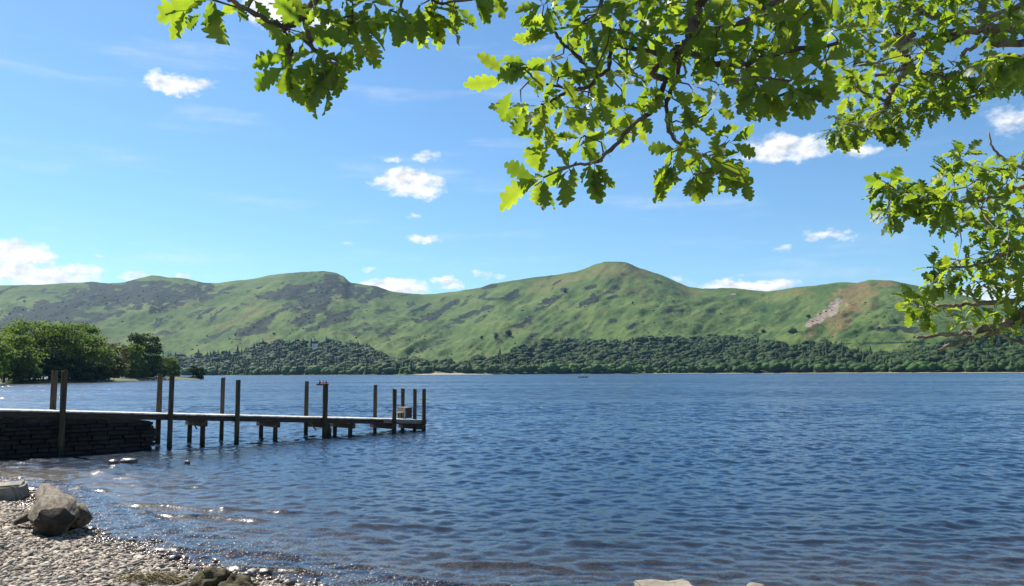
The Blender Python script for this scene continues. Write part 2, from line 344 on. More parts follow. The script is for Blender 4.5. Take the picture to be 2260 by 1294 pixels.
# ------------------------------------------------------------------ beach and lake bed
SHORE_PIX = [(-260,1030),(0,1066),(45,1088),(75,1118),(175,1150),(215,1182),(290,1207),(360,1224),(430,1245),(500,1262),(560,1277),(640,1292),(760,1318),(950,1345),(1200,1362),(1500,1372),(1900,1378),(2400,1360),(3000,1330)]
SHORE = np.array([on_plane(u, v)[:2] for u, v in SHORE_PIX])
SHORE = np.vstack([[-40, 42], SHORE, [30, 11], [60, 22]])
def shore_dist(x, y):
    """signed distance to the waterline, positive on the land side"""
    x, y = np.asarray(x, float), np.asarray(y, float); best = np.full(x.shape, 1e9); sg_ = np.ones(x.shape)
    for (ax, ay), (bx, by) in zip(SHORE[:-1], SHORE[1:]):
        dx, dy = bx-ax, by-ay; t = np.clip(((x-ax)*dx+(y-ay)*dy)/(dx*dx+dy*dy), 0, 1)
        d = np.hypot(x-ax-t*dx, y-ay-t*dy); cr = dx*(y-ay)-dy*(x-ax)
        k = d < best; best = np.where(k, d, best); sg_ = np.where(k, np.where(cr > 0, -1.0, 1.0), sg_)
    return best*sg_
def beach_z(x, y):
    d = shore_dist(x, y)
    z = np.where(d > 0, 0.085*d - 0.0012*d*d*(d < 20) , 0.075*d + 0.02*np.sin(0)*d)
    z = np.where(d > 12, 0.85 + 0.03*(d-12), z); z = np.maximum(z, -3.5)
    return z + 0.05*(fbm(np.asarray(x)*0.9, np.asarray(y)*0.9, 5, 4)-0.5) + 0.02*(fbm(np.asarray(x)*4.1, np.asarray(y)*4.1, 8, 3)-0.5)
gx = np.concatenate([np.linspace(-60, -14, 60), np.linspace(-13.9, 12, 330), np.linspace(12.2, 60, 60)])
gy = np.concatenate([np.linspace(-30, 3.9, 40), np.linspace(4, 20, 250), np.linspace(20.3, 60, 70)])
XX, YY = np.meshgrid(gx, gy); ZZ = beach_z(XX, YY)
beach_me = mesh('beach', np.stack([XX, YY, ZZ], -1).reshape(-1, 3), grid_faces(len(gy), len(gx)), True)
m, g, o = mat('shingle_ground')
pos = g.n('ShaderNodeTexCoord').outputs['Object']
vor = g.n('ShaderNodeTexVoronoi', {'Vector': pos, 'Scale': 22.0}); vc = g.n('ShaderNodeSeparateColor', {0: vor.outputs['Color']}).outputs[0]
c = g.mix(vc, (0.09, 0.078, 0.06), (0.21, 0.18, 0.14))
wet = g.ramp(g.n('ShaderNodeSeparateXYZ', {0: pos}).outputs[2], 0.0, 0.05, 1, 0)
c = g.mix(wet, c, g.mix(vc, (0.055, 0.040, 0.024), (0.12, 0.088, 0.052)))
p = g.n('ShaderNodeBsdfPrincipled', {'Base Color': c, 'Roughness': g.ramp(wet, 0, 1, 0.9, 0.35)})
b = g.n('ShaderNodeBump', {'Strength': 0.8, 'Distance': 0.03, 'Height': g.m('SUBTRACT', 1.0, vor.outputs['Distance'])}); g.link(b.outputs[0], p.inputs['Normal'])
g.link(p.outputs[0], o.inputs[0])
tag(obj('beach', beach_me, m), 'grey shingle beach running down into the lake', kind='structure')

# ------------------------------------------------------------------ the lake
rr = [4.5]
while rr[-1] < 60: rr.append(rr[-1]*1.0034)
while rr[-1] < 1900: rr.append(rr[-1]*1.018)
rr = np.array(rr); aw = np.concatenate([np.linspace(-1.05, -0.66, 50)[:-1], np.linspace(-0.66, 0.66, 430), np.linspace(0.66, 1.05, 50)[1:]])
WA, WR = np.meshgrid(aw, rr); WX, WY = np.sin(WA)*WR, np.cos(WA)*WR
dr_ = np.gradient(rr)[:, None]*np.ones_like(WA)
dep = np.where(WR < 75, -beach_z(np.clip(WX, -60, 60), np.clip(WY, -30, 60)), 4.0); dep = np.where((np.abs(WX) > 58) | (WY > 58), 4.0, dep)
damp = 0.30 + 0.70*sm(0.05, 1.1, dep)
WZ = np.zeros_like(WX); GXs = np.zeros_like(WX)
wr = np.random.default_rng(3)
lam = np.exp(np.linspace(math.log(0.16), math.log(2.2), 60))
for i, L in enumerate(lam):
    th = -PI/2 + 0.16 + wr.normal(0, 0.42 if L > .8 else 0.75); k = 2*PI/L; ph = wr.uniform(0, 2*PI)
    sl = (0.016 if L > .9 else 0.025 if L > .5 else 0.042)*wr.uniform(.6, 1.4); amp = sl/k*sm(2.2, 4.5, L/dr_)*(0.5+0.5*damp if L < .5 else damp)
    arg = k*(WX*math.cos(th)+WY*math.sin(th)) + ph + 1.2*np.sin(WX*.11*i % 7 + WY*.07)
    sgn = np.sin(arg); WZ += amp*(sgn + 0.22*np.cos(2*arg))
# gentle swell lines that run up the shallows
ds = shore_dist(WX, np.minimum(WY, 58)); 
near = sm(-9, -1.0, ds)*sm(0.3, -0.3, ds)
WZ += 0.034*near*np.maximum(0, np.sin(ds*2*PI/1.15 + 3*(fbm(WX*.5, WY*.5, 3, 2)-.5)))**4*sm(.42, .62, fbm(WX*.55, WY*.9, 13, 2))
# small breaking wavelets that come in at an angle to the beach
pl = -(.22*WX + .975*WY) + .55*(fbm(WX*.45, WY*.45, 19, 3)-.5)
ph_ = (pl/.72) % 1.0 - .5; cid = np.floor(pl/.72)
WZ += .050*sm(.50, .62, fbm(WX*.55+cid*3.7, cid*1.7, 29, 2))*np.exp(-(ph_*.72/.085)**2)*sm(-4.2, -2.2, ds)*sm(.02, -.12, ds)*sm(3.0, -1.0, WX)
WV = np.stack([WX, WY, WZ], -1).reshape(-1, 3)
lake_me = mesh('lake', WV, grid_faces(len(rr), len(aw)), True, {'depth': dep.ravel()})
m, g, o = mat('lake_water')
pos = g.n('ShaderNodeTexCoord').outputs['Object']
dist = g.v('LENGTH', pos)
# ripples too fine for the mesh: slopes read straight from noise, steeper on the lee side that faces the shore
def ripple(scale, stretch, detail=2):
    return g.v('SUBTRACT', g.noise(g.v('MULTIPLY', pos, (stretch, 1.0, 1.0)), scale, detail, 0.5, 0.3, col=True), (0.5, 0.5, 0.5))
far = g.ramp(dist, 12.0, 75.0, 0, 1, smooth=False)
gust = g.ramp(g.noise(g.v('MULTIPLY', pos, (0.012, 0.035, 1)), 1.0, 3, 0.6), 0.3, 0.7, 0.6, 1.3)
fine_ = g.v('ADD', g.v('MULTIPLY', ripple(8.0, 0.6, 3), (0.34, 0.40, 0.0)), g.v('MULTIPLY', ripple(27.0, 0.6, 2), (0.34, 0.40, 0.0)))
calm = g.ramp(g.n('ShaderNodeAttribute', attribute_name='depth').outputs['Fac'], 0.0, 0.35, 0.45, 1.0)
fine_ = g.v('MULTIPLY', fine_, g.n('ShaderNodeCombineXYZ', {0: calm, 1: calm, 2: 0.0}).outputs[0])
mid_ = g.v('MULTIPLY', ripple(1.9, 0.45, 3), g.n('ShaderNodeCombineXYZ', {0: g.m('MULTIPLY', far, 0.6), 1: g.m('MULTIPLY', far, 1.15), 2: 0.0}).outputs[0])
bias = g.n('ShaderNodeCombineXYZ', {0: 0.0, 1: g.m('MULTIPLY_ADD', far, -0.13, -0.01), 2: 0.0}).outputs[0]
slo = g.v('MULTIPLY', g.v('ADD', g.v('ADD', fine_, mid_), bias), g.n('ShaderNodeCombineXYZ', {0: gust, 1: gust, 2: 0.0}).outputs[0])
class bump: outputs = [g.v('NORMALIZE', g.v('ADD', g.n('ShaderNodeNewGeometry').outputs['Normal'], slo))]
fr = g.n('ShaderNodeFresnel', {'IOR': 1.333, 'Normal': bump.outputs[0]})
gl = g.n('ShaderNodeBsdfGlossy', {'Color': (0.95, 0.97, 1.0, 1), 'Roughness': 0.145, 'Normal': bump.outputs[0]})
dd = g.n('ShaderNodeAttribute', attribute_name='depth').outputs['Fac']
trn = g.n('ShaderNodeBsdfTransparent', {'Color': (0.80, 0.76, 0.66, 1)})
deep = g.n('ShaderNodeBsdfDiffuse', {'Color': (0.006, 0.024, 0.055, 1)})
opq = g.m('SUBTRACT', 1.0, g.m('EXPONENT', g.m('MULTIPLY', g.m('MAXIMUM', dd, 0.0), -2.5)))
body = g.n('ShaderNodeMixShader', {0: opq, 1: trn.outputs[0], 2: deep.outputs[0]})
mx = g.n('ShaderNodeMixShader', {0: fr.outputs[0], 1: body.outputs[0], 2: gl.outputs[0]})
g.link(mx.outputs[0], o.inputs[0])
tag(obj('lake', lake_me, m), 'rippled deep blue lake', kind='structure')
#@@PART2
# ------------------------------------------------------------------ trees
def foliage_mat(name, c1, c2, trans, tamt=0.35, obj_rnd=0.25, scale=0.6):
    m, g, o = mat(name)
    pos = g.n('ShaderNodeTexCoord').outputs['Object']
    t = g.n('ShaderNodeAttribute', attribute_name='tint').outputs['Fac']; r = g.n('ShaderNodeObjectInfo').outputs['Random']
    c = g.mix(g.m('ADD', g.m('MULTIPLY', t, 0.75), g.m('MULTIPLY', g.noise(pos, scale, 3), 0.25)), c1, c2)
    c = g.n('ShaderNodeHueSaturation', {'Color': c, 'Hue': g.ramp(g.m('FRACT', g.m('MULTIPLY', r, 7.3)), 0, 1, 0.485, 0.515, False), 'Value': g.ramp(r, 0, 1, 1-obj_rnd, 1+obj_rnd, False)}).outputs[0]
    d = g.n('ShaderNodeBsdfPrincipled', {'Base Color': c, 'Roughness': 0.75, 'Specular IOR Level': 0.2})
    tr = g.n('ShaderNodeBsdfTranslucent', {'Color': (*trans, 1)})
    mx = g.n('ShaderNodeMixShader', {0: tamt, 1: d.outputs[0], 2: tr.outputs[0]}); g.link(mx.outputs[0], o.inputs[0]); return m
M_FAR = foliage_mat('far_foliage', (0.010, 0.032, 0.008), (0.060, 0.122, 0.018), (0.06, 0.13, 0.015), 0.2, 0.4, 0.2)
M_BARK = simple('tree_bark', (0.05, 0.04, 0.03), (0.12, 0.10, 0.08), 6, 0.9, 0.6, 14, (1, 1, .3))

scatter('scrub', SSCRUB[:600], 1.0, 2.8, .8, M_FAR, 'small dark bushes dotted over the fells')
def far_crown(kind, rs):
    """one small crown for the woods over a kilometre away: unit height, base at 0"""
    V, F = [], []
    def put(v, f):
        F.append(f + sum(len(q) for q in V)); V.append(v)
    if kind == 'round':
        n = 4
        for k in range(n):
            a = rs.uniform(0, 2*PI); d = 0.0 if k == 0 else rs.uniform(.18, .30)
            c = np.array([math.cos(a)*d, math.sin(a)*d, 0.55 if k == 0 else rs.uniform(.32, .72)]); r = .36 if k == 0 else rs.uniform(.20, .28)
            v = ICO2[0]*r*(1+rs.uniform(-.15, .15, (len(ICO2[0]), 1)))*np.array([1, 1, 1.0]) + c; put(v, ICO2[1])
        for k in range(24):
            d = rs.normal(size=3); d /= np.linalg.norm(d); d[2] = abs(d[2])*.9 - .2; c = np.array([0, 0, .52]) + d*np.array([.45, .45, .46])*rs.uniform(.8, 1.06)
            a, b = rs.normal(size=3)*.07, rs.normal(size=3)*.07; put(np.array([c-a, c+b, c+a, c-b]), np.array([[0,1,2],[0,2,3]]))
    else:
        for k in range(6):
            z0 = .05+.15*k; r = .24*(1-k/6.2); n = 9; an = np.linspace(0, 2*PI, n, endpoint=False)+rs.uniform(0, 1); rr_ = r*rs.uniform(.65, 1.2, n)
            v = np.vstack([np.stack([rr_*np.cos(an), rr_*np.sin(an), z0+rs.uniform(-.03, .03, n)], 1), [[0, 0, min(1.0, z0+.30)]]])
            put(v, np.array([[i, (i+1) % n, n] for i in range(n)]))
    V = np.vstack(V); t = np.clip(.25 + .6*V[:, 2] + rs.uniform(-.25, .25, len(V)), 0, 1); return V, np.vstack(F), t  # tint rises with height: lit tops and shaded skirts put into the colour
frs = np.random.default_rng(21)
ROUND = [far_crown('round', frs) for _ in range(7)]; CONE = [far_crown('cone', frs) for _ in range(4)]
WTOP = [(-300,800),(380,802),(430,796),(500,788),(560,775),(600,768),(660,760),(720,762),(780,770),(830,785),(860,797),(900,806),(960,812),(1040,808),(1075,800),(1110,786),(1160,768),(1210,762),(1300,760),(1400,762),
        (1500,756),(1600,753),(1690,762),(1740,770),(1800,770),(1850,776),(1900,784),(1960,794),(2000,798),(2040,790),(2090,770),(2140,757),(2200,750),(2260,746),(2600,740)]
cand = []
a = frs.uniform(-.72, .72, 60000); s_ = frs.uniform(0.0, .50, 60000)**1.1
r_ = shore_r(a) + 5 + s_*(ridge_r(a)-shore_r(a)); z_ = terrain(a, r_)
P = np.stack([np.sin(a)*r_, np.cos(a)*r_, z_], 1); u_, v_ = project(P)
ok = v_ > np.interp(u_, *zip(*WTOP)) + 3*(fbm(u_/20, v_/20, 3, 2)-.5)*6
gap = (u_ > 905) & (u_ < 1075) & (frs.uniform(size=len(u_)) < .55); ok &= ~gap
ok &= ~((u_ > 670) & (u_ < 720) & (v_ > 765) & (v_ < 778))
P, u_, v_, sv = P[ok], u_[ok], v_[ok], s_[ok]
grid = {}; keep = []
for i in range(len(P)):
    k = (int(P[i, 0]//10.5), int(P[i, 1]//10.5))
    if k not in grid: grid[k] = i; keep.append(i)
P, u_, v_, sv = P[keep], u_[keep], v_[keep], sv[keep]
con_w = np.interp(u_, [380, 500, 700, 850, 1000, 1150, 1200, 1650, 1750, 1950, 2050, 2260], [.25, .3, .25, .15, .12, .10, .03, .05, .10, .2, .10, .05])
order = np.argsort(sv); front = set(); cnt = 0
for i in order:
    if cnt >= 290: break
    if -30 < u_[i] < 2300 and (u_[i] > 395) and sv[i] < .05: front.add(int(i)); cnt += 1
far_me = {}
def far_mesh(kind, j):
    if (kind, j) not in far_me:
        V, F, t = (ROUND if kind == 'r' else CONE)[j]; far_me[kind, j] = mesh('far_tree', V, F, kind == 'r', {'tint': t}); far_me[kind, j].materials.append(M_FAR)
    return far_me[kind, j]
bV, bF, bT = [], [], []; nb = 0
for i in range(len(P)):
    con = frs.uniform() < con_w[i]; j = int(frs.integers(4 if con else 7))
    clump = float(fbm(np.array([P[i,0]/70]), np.array([P[i,1]/70]), 44, 2)[0]); h = frs.uniform(15, 21)*(0.8+.4*clump) if con else frs.uniform(7.5, 16)*(.65+.65*clump)
    w = h*frs.uniform(.85, 1.1) if con else h*frs.uniform(1.1, 1.55); rz = frs.uniform(0, 2*PI)
    if i in front:
        o = obj('far_conifer' if con else 'far_tree', far_mesh('c' if con else 'r', j), None, None, (P[i,0], P[i,1], P[i,2]-.6), (0, 0, rz), (w, w, h))
        where = ['right of the wooded point', 'below the white house', 'left of the pale far beach', 'behind the pale far beach', 'behind the rowing boat', 'below the summit', 'left of the scree', 'below the scree', 'under the overhanging bare branches'][int(np.searchsorted([560, 780, 915, 1090, 1330, 1560, 1780, 1900], u_[i]))]
        big_ = 'tall' if h > 13 else 'low'
        if con: tag(o, big_+' dark conifer on the far shore '+where, 'tree', 'conifers along the far shore')
        else: tag(o, big_+' rounded green tree on the far shore '+where, 'tree', 'broadleaf trees along the far shore')
    else:
        V, F, t = (ROUND, CONE)[con][j]; c_, n_ = math.cos(rz), math.sin(rz)
        q = V*np.array([w, w, h]); q = np.stack([q[:,0]*c_-q[:,1]*n_, q[:,0]*n_+q[:,1]*c_, q[:,2]], 1) + P[i] - [0, 0, .6]
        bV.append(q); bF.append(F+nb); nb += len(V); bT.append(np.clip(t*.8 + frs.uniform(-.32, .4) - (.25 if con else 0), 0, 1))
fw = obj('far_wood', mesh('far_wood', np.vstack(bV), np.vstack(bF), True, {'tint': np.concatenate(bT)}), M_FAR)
tag(fw, 'dark green mixed wood covering the foot of the fells', 'wood', kind='stuff')
for (u, v, hp, wp, lab) in [(1747,738,16,22,'large dark bush alone on the slope under the scree'),(1684,735,9,11,'small dark bush on open slope left of the large bush'),
        (1784,702,9,12,'dark bush at the lower left edge of the pale scree'),(1095,748,14,9,'upright dark tree on the fell above the far beach, left of its neighbour'),
        (1122,742,16,15,'dark tree on the fell above the far beach, right of its neighbour'),(1063,750,10,9,'small bush on the green fell above the far beach'),
        (1246,647,12,9,'lone dark bush high on the fell below the summit'),(1396,672,7,6,'tiny dark bush on the slope right under the summit'),(2118,742,9,12,'small bush on the far slope beside the bare branches')]:
    q = terrain_at(u, v); d = math.hypot(q.x, q.y); h, w = hp*d/FPX, wp*d/FPX
    tag(obj('hill_bush', far_mesh('r', int(frs.integers(7))), None, None, q - Vector((0, 0, .1*h)), (0, 0, frs.uniform(0, 6)), (w, w, h*1.1)), lab, 'bush', 'lone bushes on the fell')

# near trees on the wooded point
M_LT = [foliage_mat('point_foliage_green', (0.012, 0.034, 0.007), (0.118, 0.165, 0.042), (0.20, 0.30, 0.04), .32, .1, .3),
        foliage_mat('point_foliage_dark', (0.008, 0.022, 0.008), (0.030, 0.060, 0.014), (0.09, 0.15, 0.02), .22, .1, .3),
        foliage_mat('point_foliage_grey', (0.035, 0.052, 0.022), (0.095, 0.115, 0.050), (0.2, 0.25, 0.08), .25, .1, .3),
        foliage_mat('point_foliage_russet', (0.045, 0.042, 0.020), (0.100, 0.088, 0.042), (0.2, 0.17, 0.06), .25, .1, .3)]
def leafy(h, w, rs, nblob=46, per=85, low=.1, q=.42, dome=1.0):
    """crown of leaf clumps through an uneven volume; base of the tree at 0"""
    V, T = [], []
    for k in range(nblob):
        z = low + (1-low)*rs.uniform(0, 1)*.92; prof = math.sqrt(max(.08, 1-((z-.42)/.62)**2))**dome
        a = rs.uniform(0, 2*PI); d = w/2*prof*math.sqrt(rs.uniform(.08, 1))*.86; c = np.array([math.cos(a)*d, math.sin(a)*d, z*h]); br = w*rs.uniform(.09, .16)
        n = int(per*rs.uniform(.7, 1.3)); D = rs.normal(size=(n, 3)); D /= np.linalg.norm(D, axis=1)[:, None]; D[:, 2] = np.where(D[:, 2] < -.3, -D[:, 2], D[:, 2])
        C = c + D*br*rs.uniform(.55, 1.1, (n, 1))*np.array([1.15, 1.15, .8])
        nn = D + rs.normal(size=(n, 3))*.55; nn /= np.linalg.norm(nn, axis=1)[:, None]
        A_ = np.cross(nn, rs.normal(size=(n, 3))); A_ /= np.linalg.norm(A_, axis=1)[:, None]; B_ = np.cross(nn, A_); sz = q*rs.uniform(.55, 1.2, (n, 1))*.5
        V.append(np.stack([C-A_*sz, C+B_*sz*.7, C+A_*sz, C-B_*sz*.7], 1).reshape(-1, 3)); T.append(np.repeat(np.clip(.42+.3*D[:, 2]+.2*(z-.5)+rs.uniform(-.3, .3)+rs.uniform(-.2, .2, n), 0, 1), 4))  # upper and upward-facing leaves tinted lighter, light and shade painted into the crown
    V = np.vstack(V); return V, np.arange(len(V)).reshape(-1, 4), np.concatenate(T)
HEAD = [(-420,858),(-200,852),(0,847),(120,846),(200,844),(260,842),(330,840),(400,839),(448,838)]
hv = []
M_HEAD = simple('lake_margin_turf', (0.10, 0.09, 0.05), (0.09, 0.12, 0.035), 0.25, 0.95, 0.5, 2.0)
for i, (u, v) in enumerate(HEAD):
    q = on_plane(u, v); d = Vector((q.x, q.y, 0)).normalized(); e = 1 if i < len(HEAD)-1 else .25
    for k, z in ((-3, -.5), (0, .02), (2.5*e, .45*e), (9*e, .8*e), (34*e, 1.2*e), (70*e, 1.0*e), (80*e, -.6)): hv.append(q + d*k + Vector((0, 0, z)))
tag(obj('wooded_point', mesh('wooded_point', hv, grid_faces(len(HEAD), 7), True), M_HEAD), 'low wooded point of land with a stony margin', kind='structure')
trs = np.random.default_rng(5)
# base pixel, set-back behind the waterline in metres, top pixel row, crown width in pixels, foliage, lowest leaf, label
POINT = [(-70,852,14,728,130,0,.08,'broad green tree cut by the left edge of the wooded point'),
 (8,848,8,742,105,0,.05,'green tree nearest the left picture edge on the wooded point'),
 (62,847,22,710,120,0,.12,'tall pale green tree behind the first trees of the wooded point'),
 (120,846,20,716,110,0,.1,'tall green tree in the middle of the wooded clump'),
 (168,845,28,711,75,0,.2,'slim tree whose top rises highest in the middle of the clump'),
 (95,846,5,772,90,1,.02,'low dark tree at the water in front of the clump'),
 (180,844,9,742,110,0,.05,'rounded green tree on the right side of the clump'),
 (40,847,4,790,70,0,.0,'low leafy tree at the waterside near the left edge'),
 (152,845,4,790,80,1,.0,'low dark tree at the water under the rounded green tree'),
 (232,843,9,758,72,3,.05,'russet tinted tree at the right end of the clump'),
 (212,844,4,795,60,1,.0,'low dark shrub tree in front of the russet tree'),
 (262,841,5,800,42,0,.0,'small yellow green shrub between the clump and the tall tree'),
 (312,840,12,737,72,1,.12,'tall dark tree standing apart at the tip of the point'),
 (290,841,16,757,44,0,.2,'light green tree just left of the tall dark tree'),
 (297,840,4,776,56,2,.0,'grey green willow in front of the tall dark tree'),
 (335,839,6,785,60,1,.0,'dark tree on the right skirt of the tall dark tree'),
 (372,838,8,790,46,0,.02,'smaller round green tree near the tip of the point'),
 (434,838,1.5,808,29,1,.0,'small round dark bush at the very tip of the point')]
for (u, v, back, top, wp, mk, low, lab) in POINT:
    q = on_plane(u, v); d = math.hypot(q.x, q.y); q = q*((d+back)/d); d += back; q.z = min(1.1, .3+.05*back)
    tp = at_depth(u, top, d); h = tp.z - q.z; w = 1.12*wp*d/FPX
    t = empty('bush' if h < 4.5 else 'tree', q, trs.uniform(0, 6)); V, F, T = leafy(h, w, trs, int(np.clip(w*h*.5, 30, 85)), 80, min(low, .07), .8)
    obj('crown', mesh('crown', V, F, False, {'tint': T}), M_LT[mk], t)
    mb = MB(); rb = .018*h+.05; mb.tube([(0,0,-.5),(.1,.05,h*.3),(0,.1,h*.6),(.1,0,h*.88)], [rb*1.3, rb, rb*.6, rb*.2], 8, .1)
    for k in range(5):
        an = k*1.3; z0 = h*(.25+.1*k); mb.tube([(0,0,z0), (math.cos(an)*w*.2, math.sin(an)*w*.2, z0+h*.12), (math.cos(an)*w*.36, math.sin(an)*w*.36, z0+h*.2)], [rb*.5, rb*.3, rb*.1], 6, .1)
    mb.build('trunk', M_BARK, t, True); tag(t, lab, 'bush' if h < 4.5 else 'tree', 'trees on the wooded point')
# reeds and margin stones
mb = MB(); q0, q1 = on_plane(385, 838.6), on_plane(428, 838.2)
for k in range(900):
    q = q0.lerp(q1, random.random()) + Vector((random.uniform(-.5,.5), random.uniform(.5, 10), .1)); h = random.uniform(.5, 1.5); w = random.uniform(.03, .08); t = random.uniform(-.3, .3)
    mb.add([q+Vector((-w,0,0)), q+Vector((w,0,0)), q+Vector((t,random.uniform(-.2,.2),h))], [(0,1,2)])
tag(mb.build('reeds', simple('reed_green', (0.16, 0.19, 0.04), (0.26, 0.25, 0.08), .5, .8)), 'yellow green reeds at the tip of the wooded point', 'reeds', kind='stuff')

# ------------------------------------------------------------------ rocks
def rock_mesh(name, sx, sy, sz, seed, rough=.28, sub=3, boxy=0.0, freq=1.3):
    V, F = {2: ICO2, 3: ICO3, 4: ICO4}[sub]; V = V.copy(); out = []
    for v in V:
        if boxy: 
            k = max(abs(v)); v = v*(1-boxy) + v/k*boxy*.82
        p = Vector(v); n = mnoise.fractal(p*freq + Vector((seed*7.1, seed*3.3, seed)), .8, 2.1, 5); n2 = mnoise.cell(p*2.2+Vector((seed, 0, 0)))
        out.append(v*(1 + rough*n + .06*rough*n2))
    V = np.array(out)*np.array([sx, sy, sz]); return mesh(name, V, F, True)
def slab_mesh(name, sx, sy, sz, seed, rough=.03):
    import bmesh
    bm = bmesh.new(); bmesh.ops.create_cube(bm, size=1.0); r = random.Random(seed)
    for v in bm.verts: v.co = Vector((v.co.x*sx*r.uniform(.82, 1.1), v.co.y*sy*r.uniform(.8, 1.1), v.co.z*sz*r.uniform(.8, 1.1)))
    bmesh.ops.bevel(bm, geom=bm.edges[:], offset=.13*sz, segments=2, affect='EDGES'); bmesh.ops.subdivide_edges(bm, edges=bm.edges[:], cuts=2, use_grid_fill=True)
    for v in bm.verts: v.co += Vector([mnoise.fractal(v.co*6+Vector((seed, k*9, 0)), .8, 2, 4) for k in range(3)])*rough
    me = bpy.data.meshes.new(name); bm.to_mesh(me); bm.free(); return me
M_ROCK = simple('slate_rock', (0.08, 0.072, 0.062), (0.20, 0.18, 0.155), 5, .85, .8, 16)
M_WET = simple('wet_rock', (0.035, 0.028, 0.024), (0.085, 0.068, 0.054), 6, .38, .7, 16, spec=.5)
M_PALE = simple('pale_slab', (0.16, 0.138, 0.10), (0.28, 0.245, 0.185), 6, .85, .6, 20)
M_MOSS = simple('mossy_brown', (0.040, 0.028, 0.017), (0.095, 0.085, 0.030), 9, .95, 1.0, 30)
def rock(name, u, v, z, size, seed, mt, lab, rough=.28, boxy=0.0, rz=0.0, up=.25, sub=3, group=None, cat='rock', tilt=0.0):
    q = on_plane(u, v, z); o = obj(name, slab_mesh(name, *size, seed) if boxy > .5 else rock_mesh(name, size[0]/2, size[1]/2, size[2]/2, seed, rough, sub, boxy), mt, None, q + Vector((0, 0, size[2]*up)), (tilt, 0, rz))
    return tag(o, lab, cat, group)
rock('slab_stone', -18, 1099, .05, (1.05, .75, .27), 3, M_PALE, 'flat pale slab stone cut by the left edge beside the log', .10, .92, .25, .32, 3)
rock('mossy_rock', 470, 1322, .02, (.50, .42, .40), 5, M_MOSS, 'lumpy brown moss-covered rock at the bottom edge of the shingle', .5, 0, .3, .12, 4, cat='rock')
rock('mossy_rock', 520, 1330, .02, (.36, .36, .32), 9, M_MOSS, 'smaller mossy lump joined to the right of the moss-covered rock', .4, 0, 1.0, .26, 4, cat='rock')
rock('flat_stone', 1466, 1312, .0, (.56, .36, .14), 12, M_PALE, 'flat pale stone showing above the water at the bottom edge', .06, .75, .05, .3, 3)
rock('flat_stone', 1668, 1306, .0, (.20, .2, .12), 14, M_PALE, 'small pale stone awash right of the flat stone at the bottom edge', .15, .4, .3, .2, 3)
rock('awash_rock', 250, 1026, 0, (.30, .22, .22), 17, M_WET, 'wet rock breaking the water below the jetty wall, left of its pair', .3, .2, .2, .1)
rock('awash_rock', 283, 1021, 0, (.46, .26, .18), 18, M_WET, 'low wet rock breaking the water below the jetty wall, right of its pair', .3, .2, -.1, .1)
rock('awash_rock', 413, 1023, 0, (.14, .1, .12), 19, M_WET, 'tiny dark rock tip in the water below the jetty posts', .3, .2, -.1, .1)
for k, (u, v, w, l) in enumerate([(181,1115,.10,'dark stone at the water just right of the log'),(203,1170,.13,'dark wet stone at the waterline below the log'),(145,1165,.22,'grey stone leaning on the foot of the log'),(165,1158,.16,'small dark stone between the log and the water'),
        (385,1232,.13,'dark wet stone on the waterline below the wave wash'),(548,1268,.12,'dark stone at the waterline right of the mossy rock'),(585,1262,.14,'wet stone standing in the wave wash'),(640,1290,.13,'dark stone in the wash near the bottom edge')]):
    q = on_plane(u, v, .02); z = float(beach_z(q.x, q.y)); tag(obj('stone', rock_mesh('stone', w*.6, w*.45, w*.38, 40+k, .3, 2), M_WET if k != 2 else M_ROCK, None, (q.x, q.y, z+w*.15), (0, 0, k)), l, 'stone', 'stones along the waterline')
# stony margin of the wooded point
for k in range(14):
    u = 225 + 200*random.random()**.8; q = on_plane(u, np.interp(u, *zip(*HEAD))+.6); w = random.uniform(.2, .55)
    tag(obj('margin_stone', rock_mesh('margin_stone', w, w*.7, w*.45, 60+k, .3, 2), M_PALE, None, q + Vector((0, random.uniform(0, 1.5), .1)), (0, 0, k)), 'pale stone on the margin of the wooded point', 'stone', 'stones along the wooded point')

# driftwood log: cut end towards the viewer, tapering to the water
M_LOG = simple('weathered_wood', (0.040, 0.028, 0.018), (0.19, 0.150, 0.098), 5, .85, 1.0, 9, (4, .8, 4))
M_LOGEND = simple('shaded_log_end', (0.022, 0.017, 0.013), (0.06, 0.048, 0.034), 7, .95, 1.0, 18)  # shade on the near end is put into this darker colour
n0, n1 = on_plane(117, 1164, .18), on_plane(106, 1078, .05)
lx = (n1-n0); L = lx.length
log = empty('driftwood_log', (n0.x, n0.y, .05), math.atan2(lx.y, lx.x)-PI/2)
V, F = [], []; NS, NR = 46, 34
for i in range(NS):
    t = i/(NS-1); r = (.185*(1-t)**.8 + .085) * (1 - .30*math.exp(-(t/.035)**2)); cx = .05*math.sin(t*5); cz = .20 - .19*t + .02*math.sin(t*9)
    for k in range(NR):
        an = 2*PI*k/NR; x, z = math.cos(an), math.sin(an); p = Vector((x*1.1, t*2.2, z))
        q = r*(1 + .26*mnoise.fractal(p*.9+Vector((4.2, 1, 7)), .9, 2, 5) + .03*math.sin(an*9+t*5))
        V.append((x*q*1.15+cx, t*L, z*q*1.0+cz))
F = [(i*NR+k, i*NR+(k+1) % NR, (i+1)*NR+(k+1) % NR, (i+1)*NR+k) for i in range(NS-1) for k in range(NR)]
F.append(tuple((NS-1)*NR+k for k in range(NR)))
obj('trunk', mesh('trunk', V, F, True), M_LOG, log)
EV = [(0, -.17, .20)]; EF = []
for j in (.35, .7, 1.0):
    for k in range(NR):
        v0 = V[k]; EV.append((v0[0]*j, -.16*(1-j*j)-.004+.09*(1-j)*mnoise.noise(Vector((v0[0]*9*j, 3, v0[2]*9*j))), .20+(v0[2]-.20)*j))
EF += [(0, 1+(k+1) % NR, 1+k) for k in range(NR)]
for j in range(2): EF += [(1+j*NR+k, 1+j*NR+(k+1) % NR, 1+(j+1)*NR+(k+1) % NR, 1+(j+1)*NR+k) for k in range(NR)]
